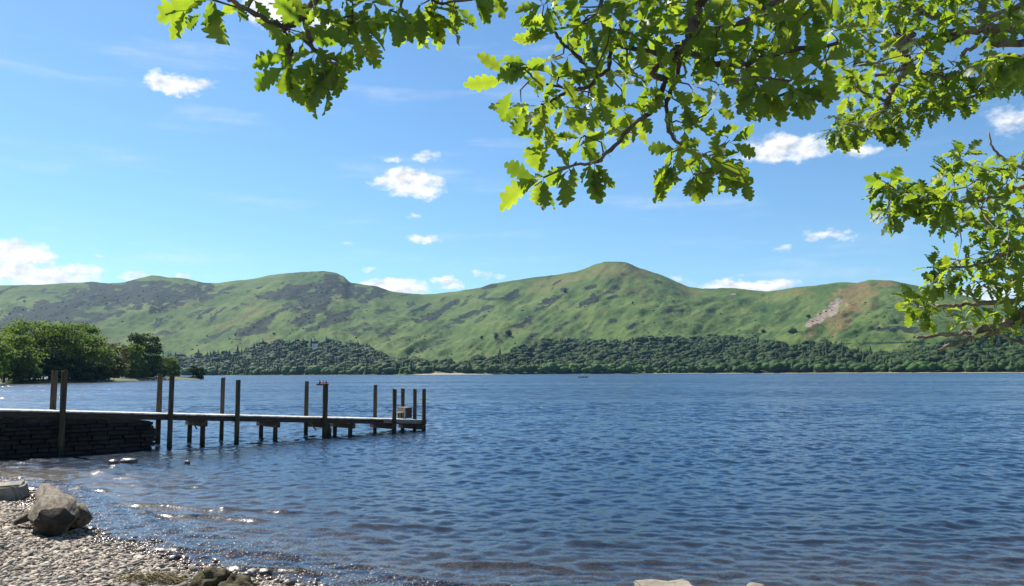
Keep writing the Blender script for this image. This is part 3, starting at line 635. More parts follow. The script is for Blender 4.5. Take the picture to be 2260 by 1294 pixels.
obj('broken_end', mesh('broken_end', EV, EF, True), M_LOGEND, log, (0, -.004, 0))
MB().tube([(-.12,.9,.18),(-.30,.85,.16),(-.46,.8,.10)], [.085,.07,.03], 10, .2).build('branch_stub', M_LOG, log, True)
MB().tube([(.12,.42,.20),(.30,.36,.22),(.43,.30,.12)], [.19,.17,.11], 10, .3).build('branch_stub', M_LOG, log, True)
tag(log, 'thick weathered driftwood log lying with its dark broken end on the shingle', 'log')

# shingle
m, g, o = mat('shingle_stone')
t = g.n('ShaderNodeAttribute', attribute_name='tint').outputs['Fac']; pos = g.n('ShaderNodeTexCoord').outputs['Object']
zz = g.n('ShaderNodeSeparateXYZ', {0: pos}).outputs[2]; wet = g.ramp(g.m('ADD', zz, g.m('MULTIPLY', g.noise(pos, 1.6, 2), -.05)), -0.01, 0.028, 1, 0)
c = g.n('ShaderNodeValToRGB', {0: t}); e = c.color_ramp.elements; e[0].color = (.10, .085, .066, 1); e[1].color = (.50, .45, .36, 1)
for p_, q_ in ((.3, (.21, .18, .14, 1)), (.6, (.34, .29, .22, 1)), (.8, (.32, .24, .18, 1))): x = e.new(p_); x.color = q_
c = g.mix(g.ramp(g.noise(pos, 40, 3), .3, .7, 0, .3), c.outputs[0], (.2, .17, .14))
c = g.n('ShaderNodeMix', data_type='RGBA', blend_type='MULTIPLY'); _cc = c
g.link(wet, c.inputs[0]); src = g.n('ShaderNodeValToRGB', {0: t}); 
for i_, q_ in ((0, (.10, .085, .066, 1)), (1, (.50, .45, .36, 1))): src.color_ramp.elements[i_].color = q_
for p_, q_ in ((.3, (.21, .18, .14, 1)), (.6, (.34, .29, .22, 1)), (.8, (.32, .24, .18, 1))): x = src.color_ramp.elements.new(p_); x.color = q_
g.link(src.outputs[0], c.inputs[6]); c.inputs[7].default_value = (.50, .40, .32, 1)
p = g.n('ShaderNodeBsdfPrincipled', {'Base Color': c.outputs[2], 'Roughness': g.ramp(wet, 0, 1, .85, .22, False), 'Specular IOR Level': .4}); g.link(p.outputs[0], o.inputs[0]); M_PEB = m
prs = np.random.default_rng(9); PV = [ICO1[0]*(1+prs.uniform(-.28, .28, (12, 1))) for _ in range(14)]
pts = []
while len(pts) < 62000:
    x, y = prs.uniform(-12.5, 1.5, 20000), prs.uniform(5.5, 17.5, 20000); d = shore_dist(x, y); uu, vv = project(np.stack([x, y, beach_z(x, y)], 1))
    k = (d > -1.3) & (d < 6) & (uu > -160) & (uu < 1250) & (vv < 1420) & (prs.uniform(size=len(d)) < np.where(d > -.15, 1, .45)); pts += list(np.stack([x, y], 1)[k])
pts = np.array(pts[:62000]); pz = beach_z(pts[:, 0], pts[:, 1])
sz = np.clip(np.exp(prs.normal(math.log(.019), .42, len(pts))), .014, .085); vi = prs.integers(14, size=len(pts))
base = np.array(PV)[vi]; dims = np.stack([sz*prs.uniform(1.0, 1.6, len(pts)), sz*prs.uniform(.65, 1.0, len(pts)), sz*prs.uniform(.25, .5, len(pts))], 1)
Q = base*dims[:, None, :]; tl = prs.normal(0, .28, len(pts)); Q = np.stack([Q[..., 0]*np.cos(tl)[:, None]-Q[..., 2]*np.sin(tl)[:, None], Q[..., 1], Q[..., 0]*np.sin(tl)[:, None]+Q[..., 2]*np.cos(tl)[:, None]], -1)
tl = prs.normal(0, .3, len(pts)); Q = np.stack([Q[..., 0], Q[..., 1]*np.cos(tl)[:, None]-Q[..., 2]*np.sin(tl)[:, None], Q[..., 1]*np.sin(tl)[:, None]+Q[..., 2]*np.cos(tl)[:, None]], -1)
rz = prs.uniform(0, 2*PI, len(pts)); Q = np.stack([Q[..., 0]*np.cos(rz)[:, None]-Q[..., 1]*np.sin(rz)[:, None], Q[..., 0]*np.sin(rz)[:, None]+Q[..., 1]*np.cos(rz)[:, None], Q[..., 2]], -1)
Q = Q + np.stack([pts[:, 0], pts[:, 1], pz + sz*prs.uniform(-.05, .35, len(pts))], 1)[:, None, :]
F = (ICO1[1][None] + (np.arange(len(pts))*12)[:, None, None]).reshape(-1, 3)
sh = obj('shingle', mesh('shingle', Q.reshape(-1, 3), F, True, {'tint': np.repeat(prs.uniform(0, 1, len(pts)), 12)}), M_PEB)
tag(sh, 'flat grey and brown slate pebbles covering the beach', 'shingle', kind='stuff')
mb = MB()
for k in range(300):
    q = on_plane(random.gauss(350, 34), random.gauss(1280, 4.5), .1); z = float(beach_z(q.x, q.y)); a_ = random.uniform(0, PI); l_ = random.uniform(.03, .11); d_ = Vector((math.cos(a_)*l_, math.sin(a_)*l_*.6, random.uniform(0, .03))); w_ = Vector((.004, .004, 0)); c_ = Vector((q.x, q.y, z+.03+random.uniform(0, .03)))
    mb.add([c_-d_-w_, c_-d_+w_, c_+d_+w_, c_+d_-w_, c_+Vector((0, 0, .012))], [(0,1,4),(1,2,4),(2,3,4),(3,0,4)])
tag(mb.build('dry_weed', simple('dry_weed_straw', (0.17, 0.125, 0.055), (0.28, 0.22, 0.11), 9, .9)), 'tangle of dry yellowish weed on the shingle beside the mossy rock', 'weed', kind='stuff')
#@@PART3
# ------------------------------------------------------------------ jetty
M_POST = simple('post_wood', (0.035, 0.028, 0.018), (0.100, 0.075, 0.045), 6, .9, .9, 20, (4, 4, .35), rnd=.2)
M_PLANK = simple('deck_wood', (0.36, 0.335, 0.30), (0.52, 0.49, 0.45), 4, .6, .5, 14, (6, .6, 2), rnd=.18)
M_BEAM = simple('beam_wood', (0.035, 0.026, 0.019), (0.08, 0.06, 0.043), 5, .9, .7, 16, (.6, 5, 5), rnd=.15)
M_LIGHTW = simple('new_brace_wood', (0.20, 0.14, 0.08), (0.30, 0.22, 0.14), 5, .85, .5, 14, (1, 5, 5))
M_STONE = simple('jetty_stone', (0.010, 0.009, 0.008), (0.034, 0.030, 0.026), 4, .9, .9, 12, rnd=.35)
M_CORE = simple('jetty_core', (0.03, 0.027, 0.024), (0.06, 0.055, 0.05), 4, .95, .5)
J0, J1 = on_plane(135, 1003), on_plane(933, 951)
AX = (J1-J0).normalized(); WD = Vector((-AX.y, AX.x, 0)); JL = (J1-J0).length; JW = 1.28; JR = math.atan2(AX.y, AX.x)
def t_of(u):
    """metres along the near side of the jetty for a pixel column"""
    d = pix_dir(u, 900); k = d[0]/d[1]; return (k*J0.y - J0.x)/(AX.x - k*AX.y)
def z_at(u, v, side=0.0):
    p = J0 + AX*t_of(u) + WD*side; r = math.hypot(p.x, p.y); return at_depth(u, v, r).z
DZ0, DZ1 = z_at(135, 908), z_at(933, 926.5)
def deck_z(t): return DZ0 + (DZ1-DZ0)*t/JL
SLOPE = math.atan2(DZ1-DZ0, JL)
_g = G(M_POST.node_tree); _p = [x for x in M_POST.node_tree.nodes if x.type == 'BSDF_PRINCIPLED'][0]; _src = _p.inputs['Base Color'].links[0].from_socket
_pos = _g.n('ShaderNodeTexCoord').outputs['Object']; _wl = _g.ramp(_g.m('ADD', _g.n('ShaderNodeSeparateXYZ', {0: _pos}).outputs[2], _g.m('MULTIPLY', _g.noise(_pos, 5.0, 3), .25)), 1.62, 1.85, 1, 0)
_g.link(_g.mix(_g.m('MULTIPLY', _wl, .8), _src, (0.012, 0.020, 0.010)), _p.inputs['Base Color'])       # weed and wet below the high-water mark
jet = empty('jetty', J0, JR)          # local x runs out along the deck, local y towards its far side
TA, TB = -5.0, JL + .12
PLK = MB().box((0, 0, 0), (.142, JW+.10, .042), bev=.006).mesh('plank'); PLK.materials.append(M_PLANK)
k = 0; t = TA
while t < TB - .07:
    obj('plank', PLK, None, jet, (t+.07, JW/2 + random.uniform(-.012, .012), deck_z(t+.07)-.021+random.uniform(-.003, .003)), (random.uniform(-.004, .004), -SLOPE, random.uniform(-.006, .006)), (1, random.uniform(.985, 1.0), 1)); t += .153
def jbeam(name, t0, t1, y, dz, hgt, th, mt=M_BEAM):
    c = (t0+t1)/2; b = MB().box((0, 0, 0), ((t1-t0)/math.cos(SLOPE), th, hgt), bev=.008)
    return b.build(name, mt, jet, loc=(c, y, deck_z(c)-.046-hgt/2-dz), rot=(0, -SLOPE, 0))
tw = t_of(347)
cuts = [TA, tw*.4, t_of(470), t_of(640), t_of(800), TB-.02]
for y in (.035, JW-.035):
    for a, b in zip(cuts[:-1], cuts[1:]): jbeam('side_beam', a+.004, b-.004, y, 0, .15, .06)
jbeam('middle_beam', TA, TB-.1, JW/2, 0, .14, .08)
jbeam('edge_board', t_of(846), TB+.03, -.02, -.035, .15, .045, simple('edge_board_wood', (0.12, .105, .09), (.22, .195, .17), 5, .85, .5, 14, (.6, 5, 5)))
def post(t, y, ztop, r=.078, zb=-1.4, name='post', lx=0.0, ly=0.0):
    n = 12; h = ztop-zb; mb = MB(); pts = [Vector((lx*h*k/8, ly*h*k/8, h*k/8)) for k in range(9)]
    mb.tube(pts, [r*random.uniform(.95, 1.05) for _ in range(9)], n, .05); me = mb.mesh(name)
    tz = random.uniform(-.02, .02)
    for i in range(n): me.vertices[8*n+i].co.z += tz*math.cos(2*PI*i/n) + random.uniform(-.006, .006)
    return obj(name, me, M_POST, jet, (t-lx*(h+zb)*0, y, zb), (0, 0, random.uniform(0, 6)))
random.seed(31)
for (u, vt, r) in [(137,819,.084),(375,829,.076),(522,839,.076),(715,849,.092),(868,859,.076),(933,859,.076)]:
    t = t_of(u); post(t, -.075, z_at(u, vt), r)
for (u, vt, un, r) in [(112,819,137,.084),(348,826,375,.078),(488,834,522,.07),(675,842,715,.076),(827,850,868,.072),(888,859,933,.08)]:
    t = t_of(un); y = JW+.08
    # along its bent, but slid so that the column matches
    best = min(np.linspace(t-.6, t+.6, 121), key=lambda q: abs(project([J0 + AX*q + WD*y])[0][0]-u)); post(best, y, z_at(u, vt, y), r)
y_mid = JW*.52; post(JL+.10, y_mid, z_at(911, 859, y_mid), .072)
for (un, uf) in [(452,427),(612,569),(777,733)]:
    t = t_of(un); post(t, .10, deck_z(t)-.36, .075, name='pile'); post(t, JW-.12, deck_z(t)-.36, .075, name='pile')
post(t_of(728), .05, .30, .10, name='pile')
for un in (452, 612, 722, 777, 866, 930):
    t = t_of(un); MB().box((0, 0, 0), (.13, JW+.26, .17), bev=.01).build('cross_beam', M_BEAM, jet, loc=(t, JW/2, deck_z(t)-.046-.15-.088), rot=(0, 0, random.uniform(-.02, .02)))
for un in (450, 712):
    t = t_of(un)-.07; MB().box((0, 0, 0), (.025, .62, .06), bev=.004).build('brace', M_LIGHTW, jet, loc=(t-.06, .45, deck_z(t)-.30), rot=(.5, 0, 0))
tag(jet, 'wooden jetty on dark posts reaching out from a stone pier', 'jetty')
# stone pier that carries the shore end
pier = empty('stone_pier', J0, JR)
def stop(t): return deck_z(t) - .21
mb = MB(); core = []
for (t, y) in ((TA-.5, .09), (tw-.16, .09), (tw-.16, JW-.10), (TA-.5, JW-.10)):
    core += [(t, y, -.9), (t, y, stop(t)-.02)]
mb.add(core, [(0,2,3,1),(2,4,5,3),(4,6,7,5),(6,0,1,7),(1,3,5,7),(0,6,4,2)]).build('rubble_core', M_CORE, pier)
def block(seed):
    r = random.Random(seed); V = []; b = .10
    for sz, ins in ((-1, b), (-1, 0), (1, 0), (1, b)):
        for sx, sy in ((-1,-1),(1,-1),(1,1),(-1,1)): V.append(((sx*(.5-ins))*(1+r.uniform(-.06,.06)), (sy*(.5-ins))*(1+r.uniform(-.08,.08)), sz*(.5 if ins else .5-b*1.4)*(1+r.uniform(-.06,.06))))
    F = [(3,2,1,0),(12,13,14,15)]
    for k in range(3):
        for i in range(4): F.append((k*4+i, k*4+(i+1)%4, k*4+4+(i+1)%4, k*4+4+i))
    me = mesh('stone', V, F); me.materials.append(M_STONE); return me
BLK = [block(i) for i in range(9)]
random.seed(77); z = -.35; row = 0
while z < DZ0+.3:
    h = random.uniform(.10, .165); t = TA - .5 + random.uniform(0, .2); rag = random.uniform(-.05, .09) - .10*math.exp(-((z-.62)/.18)**2) - (.08 if z < .1 else 0)
    while t < tw + rag - .08:
        l = min(random.uniform(.2, .62), tw+rag-t); ok = z + h < stop(t+l/2)+.01
        if ok and l > .07:
            for y, s in ((.05, 1), (JW-.06, -1)):
                if s == -1 and t < TA+1: continue
                obj('stone', random.choice(BLK), None, pier, (t+l/2, y+random.uniform(-.025, .025)*s, z+h/2), (random.uniform(-.03, .03), random.uniform(-.02, .02), random.uniform(-.03, .03)), (l*random.uniform(.9, .985), random.uniform(.18, .32), h*random.uniform(.86, .97)))
        t += l
    y = .2
    while y < JW-.2:
        l = min(random.uniform(.2, .45), JW-.15-y)
        if z + h < stop(tw)+.01 and l > .08: obj('stone', random.choice(BLK), None, pier, (tw-.13+rag, y+l/2, z+h/2), (0, 0, random.uniform(-.04, .04)), (random.uniform(.24, .34), l*.97, h*.95))
        y += l
    z += h
tag(pier, 'dark rough stone pier under the shore end of the jetty', 'pier')
# box steps at the jetty end
p = J0 + AX*(JL-.33) + WD*(JW-.33); st = empty('box_steps', (p.x, p.y, deck_z(JL-.6)+.004), JR)
M_STEP = simple('step_wood', (0.16, .12, .085), (.30, .235, .17), 5, .8, .5, 14, (1, 5, 5))
for x, w, h in ((-.12, .30, .22), (.17, .28, .40)):
    MB().box((0, 0, 0), (w+.03, .58, .035), bev=.006).build('tread', M_STEP, st, loc=(x, 0, h))
for y in (-.25, .25):
    MB().box((0, 0, 0), (.30, .03, .380)).build('side_panel', M_BEAM, st, loc=(.16, y, .191)); MB().box((0, 0, 0), (.03, .03, .20)).build('leg', M_STEP, st, loc=(-.24, y, .102))
MB().box((0, 0, 0), (.022, .47, .175)).build('riser', M_STEP, st, loc=(.02, 0, .292)); MB().box((0, 0, 0), (.05, .05, .20)).build('leg', M_STEP, st, loc=(-.08, -.22, .102))
tag(st, 'two-tread wooden box steps at the end of the jetty', 'steps')

# ------------------------------------------------------------------ boats and people
def hull(L_, B_, H_, sheer):
    V, F = [], []; n = 15; m_ = 9
    for i in range(n):
        t = i/(n-1)*2-1; w = B_/2*max(.02, 1-abs(t)**2.3); zt = H_ + sheer*t*t
        for k in range(m_):
            a = PI*k/(m_-1); V.append((t*L_/2*(1+.03*math.sin(a)), -w*math.cos(a)*(.75+.25*abs(math.cos(a))), zt-(zt+.10)*math.sin(a)**.8*(1-.5*abs(t)**4)))
    F = [(i*m_+k, i*m_+k+1, (i+1)*m_+k+1, (i+1)*m_+k) for i in range(n-1) for k in range(m_-1)]; return V, F
def boat(name, q, rz, L_, B_, H_, col, lab, seats):
    b = empty(name, q, rz); m_ = simple(name+'_paint', col, tuple(c*.8 for c in col), 3, .45)
    V, F = hull(L_, B_, H_, .12); me = mesh('hull', V, F, True); h = obj('hull', me, m_, b); md = h.modifiers.new('thick', 'SOLIDIFY'); md.thickness = .03
    mw = simple(name+'_wood', (.2, .15, .1), (.3, .22, .15), 5, .7)
    for x in seats: MB().box((0, 0, 0), (.2, B_*.86, .03), bev=.005).build('thwart', mw, b, loc=(x, 0, H_-.06))
    for s in (-1, 1):
        pts = [Vector(V[i*9+(0 if s < 0 else 8)])+Vector((0, 0, .012)) for i in range(15)]; MB().tube(pts, .022, 6).build('gunwale', mw, b)
    return tag(b, lab, 'boat'), mw
def seated(q, rz, coat, lab, hair=(.04, .03, .02)):
    """seated figure: one skinned body, jacket and hair as its children"""
    P_ = [(0,0,.05),(0,0,.28),(0,0,.48),(0,0,.58),(0,0,.68),(0,0,.76), (.16,0,.50),(.26,.06,.28),(.18,.27,.22), (-.16,0,.50),(-.26,.06,.28),(-.18,.27,.22), (.10,.02,.04),(.13,.42,.08),(.13,.50,-.22), (-.10,.02,.04),(-.13,.42,.08),(-.13,.50,-.22)]
    E_ = [(0,1),(1,2),(2,3),(3,4),(4,5),(2,6),(6,7),(7,8),(2,9),(9,10),(10,11),(0,12),(12,13),(13,14),(0,15),(15,16),(16,17)]
    R_ = [.14,.13,.13,.055,.10,.08,.06,.045,.04,.06,.045,.04,.085,.065,.05,.085,.065,.05]
    me = bpy.data.meshes.new('person'); me.from_pydata(P_, E_, []); o = obj('person', me, simple('person_skin', (.35, .22, .16), (.4, .26, .19), 5, .6), None, q, (0, 0, rz))
    md = o.modifiers.new('skin', 'SKIN'); sv_ = me.skin_vertices[0].data
    for i, r in enumerate(R_): sv_[i].radius = (r, r)
    sv_[0].use_root = True; md2 = o.modifiers.new('smooth', 'SUBSURF'); md2.levels = md2.render_levels = 1
    mc = simple('jacket_cloth', coat, tuple(c*.75 for c in coat), 8, .8)
    mb = MB(); mb.tube([(0,0,0),(0,0,.15),(0,0,.35),(0,0,.5),(0,0,.56)], [.165,.165,.175,.165,.08], 12)
    for s in (-1, 1): mb.tube([(s*.14,0,.5),(s*.2,.02,.4),(s*.26,.06,.28),(s*.22,.17,.25)], [.08,.075,.065,.055], 8)
    mb.build('jacket', mc, o, True)
    V, F = ICO2; obj('hair', mesh('hair', V[:]*np.array([.108, .115, .085])+np.array([0, -.02, .745]), F, True), simple('hair_tone', hair, hair, 5, .7), o)
    return tag(o, lab, 'person')
q = on_plane(712, 850.5); rb = math.radians(52)
_, mw = boat('canoe', q, rb, 2.9, .8, .20, (.26, .04, .03), 'red canoe with paddlers on the lake behind a jetty post', (-.7, .1, .8))
cd = Vector((math.cos(rb), math.sin(rb), 0))
for x, l, c in ((-.7, 'person in a dark red top at the left end of the canoe', (.30, .04, .04)), (.1, 'person in a pale pink top in the middle of the canoe', (.55, .30, .26)), (.8, 'person in a bright red top at the right end of the canoe', (.55, .07, .04))):
    seated(q + cd*x + Vector((0, 0, .20)), rb-PI/2, c, l)
q = on_plane(1287, 833.8); rb = math.radians(8)
boat('rowing_boat', q, rb, 4.4, 1.4, .36, (.09, .08, .07), 'dark rowing boat out in the middle of the lake', (-.9, .1, 1.1))
cd = Vector((math.cos(rb), math.sin(rb), 0)); seated(q + cd*.1 + Vector((0, 0, .28)), rb-PI/2, (.06, .06, .08), 'person in dark clothes rowing in the middle of the boat'); seated(q + cd*1.1 + Vector((0, 0, .28)), rb+PI/2, (.12, .11, .1), 'person in grey clothes seated at the right end of the rowing boat')
for s in (-1, 1): tag(MB().tube([q+cd*.3+Vector((0, s*.5, .55)), q+cd*(.9)+Vector((s*.3, s*1.9, .02))], [.02, .03], 6).build('oar', mw), 'oar dipping on the %s side of the rowing boat' % ('near' if s < 0 else 'far'), 'oar')

# white house in the wood
q = terrain_at(696, 771); rz = -math.atan2(q.x, q.y); hs = empty('white_house', q - Vector((0, 0, 1.0)), rz)
M_WHITE = simple('white_render', (.72, .72, .70), (.82, .82, .80), .5, .9); M_SLATE = simple('roof_slate', (.09, .095, .11), (.15, .155, .17), 1, .8)
M_GLASS = simple('dark_pane', (.02, .025, .03), (.04, .045, .05), 1, .15)
MB().box((0, 0, 4.5), (13, 7, 9.0)).build('wall', M_WHITE, hs)
rf = MB().add([(-7,-4,8.8),(7,-4,8.8),(7,4,8.8),(-7,4,8.8),(-7,0,12),(7,0,12)], [(0,1,5,4),(2,3,4,5),(1,2,5),(3,0,4),(3,2,1,0)]).build('roof', M_SLATE, hs)
for x in (-5, 5): MB().box((x, 0, 12.2), (1.2, 1.0, 2.0)).build('chimney', M_WHITE, rf)
for x in (-4.5, -1.5, 1.5, 4.5): MB().box((x, -3.52, 6.8), (1.2, .1, 1.6)).build('window', M_GLASS, hs)
tag(hs, 'small white house with slate roof in the wood on the fellside', 'house')

# ------------------------------------------------------------------ overhanging oaks
m, g, o = mat('oak_leaf')
pos = g.n('ShaderNodeTexCoord').outputs['Object']; r = g.n('ShaderNodeObjectInfo').outputs['Random']; t = g.n('ShaderNodeAttribute', attribute_name='tint').outputs['Fac']
rt = g.m('FRACT', g.m('ADD', r, t)); bl = g.ramp(g.noise(pos, 45.0, 3), .3, .7)
vein = g.n('ShaderNodeAttribute', attribute_name='vein').outputs['Fac']
c = g.mix(rt, (0.012, 0.042, 0.012), (0.026, 0.064, 0.012)); c = g.mix(g.m('MULTIPLY', bl, .35), c, (0.014, 0.045, 0.014)); c = g.mix(g.m('MULTIPLY', vein, .5), c, (0.12, .17, .05))
tc_ = g.mix(rt, (0.29, 0.47, 0.014), (0.60, 0.72, 0.040)); tc_ = g.mix(g.m('MULTIPLY', bl, .3), tc_, (.22, .36, .02)); tc_ = g.mix(g.m('MULTIPLY', vein, .45), tc_, (.16, .26, .02))
p = g.n('ShaderNodeBsdfPrincipled', {'Base Color': c, 'Roughness': .48, 'Specular IOR Level': .35}); tr = g.n('ShaderNodeBsdfTranslucent', {'Color': tc_})
mx = g.n('ShaderNodeMixShader', {0: .46, 1: p.outputs[0], 2: tr.outputs[0]}); g.link(mx.outputs[0], o.inputs[0]); M_LEAF = m
M_OAK = simple('oak_bark', (0.050, 0.040, 0.031), (0.21, 0.175, 0.14), 9, .9, .9, 40, (1, 1, .5))
def leaf_mesh(seed):
    """lobed oak leaf, unit length along +x from the stalk, upper side +z"""
    r = random.Random(seed); nl = 4; st_ = [(0.0, 0.012)]
    env = lambda t: .29*math.sin(PI*min(1, t**1.25*.93+.03))**.8*r.uniform(.93, 1.07)
    for k in range(nl):
        a, b = .12+.74*k/nl, .12+.74*(k+1)/nl; st_ += [(a, env(a+.05)*.56), (a+(b-a)*.36, env(a+(b-a)*.5)*.96), (a+(b-a)*.74, env(a+(b-a)*.8)*1.0)]
    st_ += [(.87, .085), (.93, .105), (.975, .07)]
    fold, curl, tw_, wav = r.uniform(-.1, .6), r.uniform(-.9, .3), r.uniform(-.7, .7), r.uniform(.01, .05)
    V, vn = [], []
    for (x, w) in st_:
        for s in (-1, 0, 1):
            ws = w*(r.uniform(.86, 1.12) if s else 1); y = s*ws; dx = 0 if s == 0 else .075*(ws/.3)
            z = fold*abs(y) + curl*x*x*.5 + tw_*y*x + wav*math.sin(x*19+s)*abs(s); V.append((x-.02+dx, y, z)); vn.append(1.0 if s == 0 else 0.0)
    V.append((1.0, 0, curl*.5)); vn.append(.6); n = len(st_); F = []
    for i in range(n-1):
        for k in (0, 1): F.append((i*3+k, (i+1)*3+k, (i+1)*3+k+1, i*3+k+1)[::-1])
    F += [((n-1)*3, len(V)-1, (n-1)*3+1)[::-1], ((n-1)*3+1, len(V)-1, (n-1)*3+2)[::-1]]
    b = len(V); V += [(-.16, .008, -.02), (-.16, -.008, -.02), (0, -.010, .0), (0, .010, 0)]; vn += [1]*4; F.append((b, b+1, b+2, b+3))
    me = mesh('leaf', V, F, True, {'vein': np.array(vn), 'tint': np.zeros(len(V))}); me.materials.append(M_LEAF); return me
LEAF = [leaf_mesh(i) for i in range(12)]
LV = [np.array([v.co[:] for v in me.vertices]) for me in LEAF]; LF = [[tuple(p.vertices) for p in me.polygons] for me in LEAF]; LN = [np.array([a.value for a in me.attributes['vein'].data]) for me in LEAF]
class Oak:
    def __init__(s, name, base, lab, bark=None):
        s.bark = bark or M_OAK
        s.t = empty(name, base); s.base = Vector(base); s.leaves = []; s.br = []; s.tw = MB(); tag(s.t, lab, 'tree', 'oaks on the beach')
    def branch(s, pts, name='branch', n=8):
        """pts: (u, v, depth, radius in pixels)"""
        w = [at_depth(u, v, d) for u, v, d, _ in pts]; r = [q*d/FPX for _, _, d, q in pts]
        P_, R_ = [], []
        for i in range(len(w)-1):
            for k in range(5):
                f = k/5; P_.append(w[i].lerp(w[i+1], f)); R_.append(r[i]+(r[i+1]-r[i])*f)
        P_.append(w[-1]); R_.append(r[-1]); out = [P_[0]]
        for i in range(1, len(P_)-1):
            q = (P_[i-1]+P_[i]*2+P_[i+1])/4; out.append(q + Vector([random.uniform(-1, 1)*R_[i]*.7 for _ in range(3)]))
        out.append(P_[-1]); s.br += out
        R_ = [q*random.uniform(.85, 1.2) for q in R_]
        MB().tube([p-s.base for p in out], R_, n, .1).build(name, s.bark, s.t, True)
    def limb(s, pts, rad, name='limb'):
        MB().tube([Vector(p)-s.base for p in pts], rad, 12, .06).build(name, s.bark, s.t, True)
    def leaf(s, p0, d, nrm, ln):
        x = d.normalized(); z = (nrm - x*nrm.dot(x)); z = z.normalized() if z.length > 1e-3 else x.orthogonal().normalized(); y = z.cross(x)
        s.leaves.append((p0, Matrix((x, y, z)).transposed(), ln))
    def view_leaf(s, u0, v0, u1, v1, dep, up=.35):
        p0, p1 = at_depth(u0, v0, dep), at_depth(u1, v1, dep+random.uniform(-.02, .02)); d = p1-p0
        s.leaf(p0, d, (Vector((0, 0, CAMH))-p0).normalized()*-.55 + Vector((random.uniform(-.25, .25), 0, up)), d.length)
    def rosette(s, u, v, dep, lpx, n, hang=.35, aim=None, lay=0.0):
        c = at_depth(u, v, dep); to = (c-Vector((0, 0, CAMH))).normalized(); right = Vector((to.y, -to.x, 0)).normalized(); up = right.cross(to)
        if s.br:
            b = min(s.br, key=lambda q: (q-c).length); s.br.append(c)
            if (b-c).length > .012: 
                mid = b.lerp(c, .5) + Vector((random.uniform(-.03, .03), random.uniform(-.03, .03), .02*random.random())); s.tw.tube([b-s.base, mid-s.base, c-s.base], [.0036, .0028, .0016], 5, 0, False)
        a0 = random.uniform(0, 2*PI)
        for k in range(n):
            a = a0 + 2*PI*k/n + random.uniform(-.5, .5)
            if aim is not None and random.random() < .75: a = math.radians(aim) + random.uniform(-.95, .95)
            d = right*math.cos(a) + up*math.sin(a) + to*random.uniform(-.6, .6) + Vector((0, 0, -hang*random.uniform(.4, 1.4)))
            nr_ = to*-.45*(1-lay)*random.choice((1, 1, -1)) + Vector((0, 0, .8+.5*lay)) + Vector([random.gauss(0, .42) for _ in range(3)])
            s.leaf(c + d.normalized()*.012 + Vector([random.uniform(-.012, .012) for _ in range(3)]), d, nr_, lpx*dep/FPX*random.uniform(.7, 1.12))
    def fill(s, poly, n, dep, dvar, lpx, per, gap, hang=.35, lay=0.0, tries=6000):
        pu_, pv_ = zip(*poly); got = []
        for _ in range(tries):
            if len(got) >= n: break
            u, v = random.uniform(min(pu_), max(pu_)), random.uniform(min(pv_), max(pv_)); ins = False; j = len(poly)-1
            for i in range(len(poly)):
                if (pv_[i] > v) != (pv_[j] > v) and u < (pu_[j]-pu_[i])*(v-pv_[i])/(pv_[j]-pv_[i])+pu_[i]: ins = not ins
                j = i
            if ins and all(math.hypot(u-a, v-b) > gap for a, b in got): got.append((u, v))
        for u, v in got: s.rosette(u, v, dep+random.uniform(-dvar, dvar), lpx, random.choice(per), hang, None, lay)
    def finish(s, lab_rest):
        vis = []
        for i, (p0, M_, ln) in enumerate(s.leaves):
            c = p0 + M_.col[0]*ln*.5; uu, vv = project([c]); ins = -40 < uu[0] < 2300 and -40 < vv[0] < 1330
            vis.append((-(ln/(c-Vector((0,0,CAMH))).length)*(abs(M_.col[2].dot((c-Vector((0,0,CAMH))).normalized()))+.25) if ins else 1.0, i))
        vis.sort(); top = [i for _, i in vis[:298]]; rest = [i for _, i in vis[298:]]
        for i in top:
            p0, M_, ln = s.leaves[i]; o = bpy.data.objects.new('leaf', LEAF[random.randrange(12)]); COL.objects.link(o); o.parent = s.t
            o.matrix_local = Matrix.Translation(p0-s.base) @ M_.to_4x4() @ Matrix.Scale(ln, 4)
        V, F, T, N = [], [], [], []; nb_ = 0
        for i in rest:
            p0, M_, ln = s.leaves[i]; j = random.randrange(12); v = LV[j]*ln @ np.array(M_).T + np.array(p0-s.base); V.append(v); F += [tuple(q+nb_ for q in f) for f in LF[j]]; nb_ += len(v); T.append(np.full(len(v), random.random())); N.append(LN[j])
        if V: tag(obj('foliage', mesh('foliage', np.vstack(V), F, True, {'tint': np.concatenate(T), 'vein': np.concatenate(N)}), M_LEAF, s.t), kind='stuff')
        if s.tw.V: tag(s.tw.build('twigs', s.bark, s.t, True), kind='stuff')
random.seed(2024)
A_ = Oak('oak_tree', (1.5, -2.0, .6), 'oak with large close lobed leaves hanging over the top of the view')
A_.limb([(1.5,-2,.4),(1.5,-2,2),(1.4,-1.9,3.6),(1.3,-1.6,5.2)], [.30,.24,.21,.15], 'trunk')
e1, e2, e3, e4 = at_depth(1550,-60,2.75), at_depth(503,-40,2.1), at_depth(705,-40,2.2), at_depth(1330,-70,2.6)
A_.limb([(1.42,-1.9,3.4),(1.3,-.6,4.0),(1.0,1.2,4.05),e1], [.10,.07,.045,.026]); A_.limb([(1.4,-1.9,3.2),(.3,-.4,3.7),(-.5,1.0,3.7),e3], [.09,.055,.03,.014])
A_.limb([(.0,.2,3.72),(-.5,1.2,3.5),e2], [.03,.018,.012]); A_.limb([(1.1,.9,4.05),(.6,1.8,3.9),e4], [.03,.02,.012])
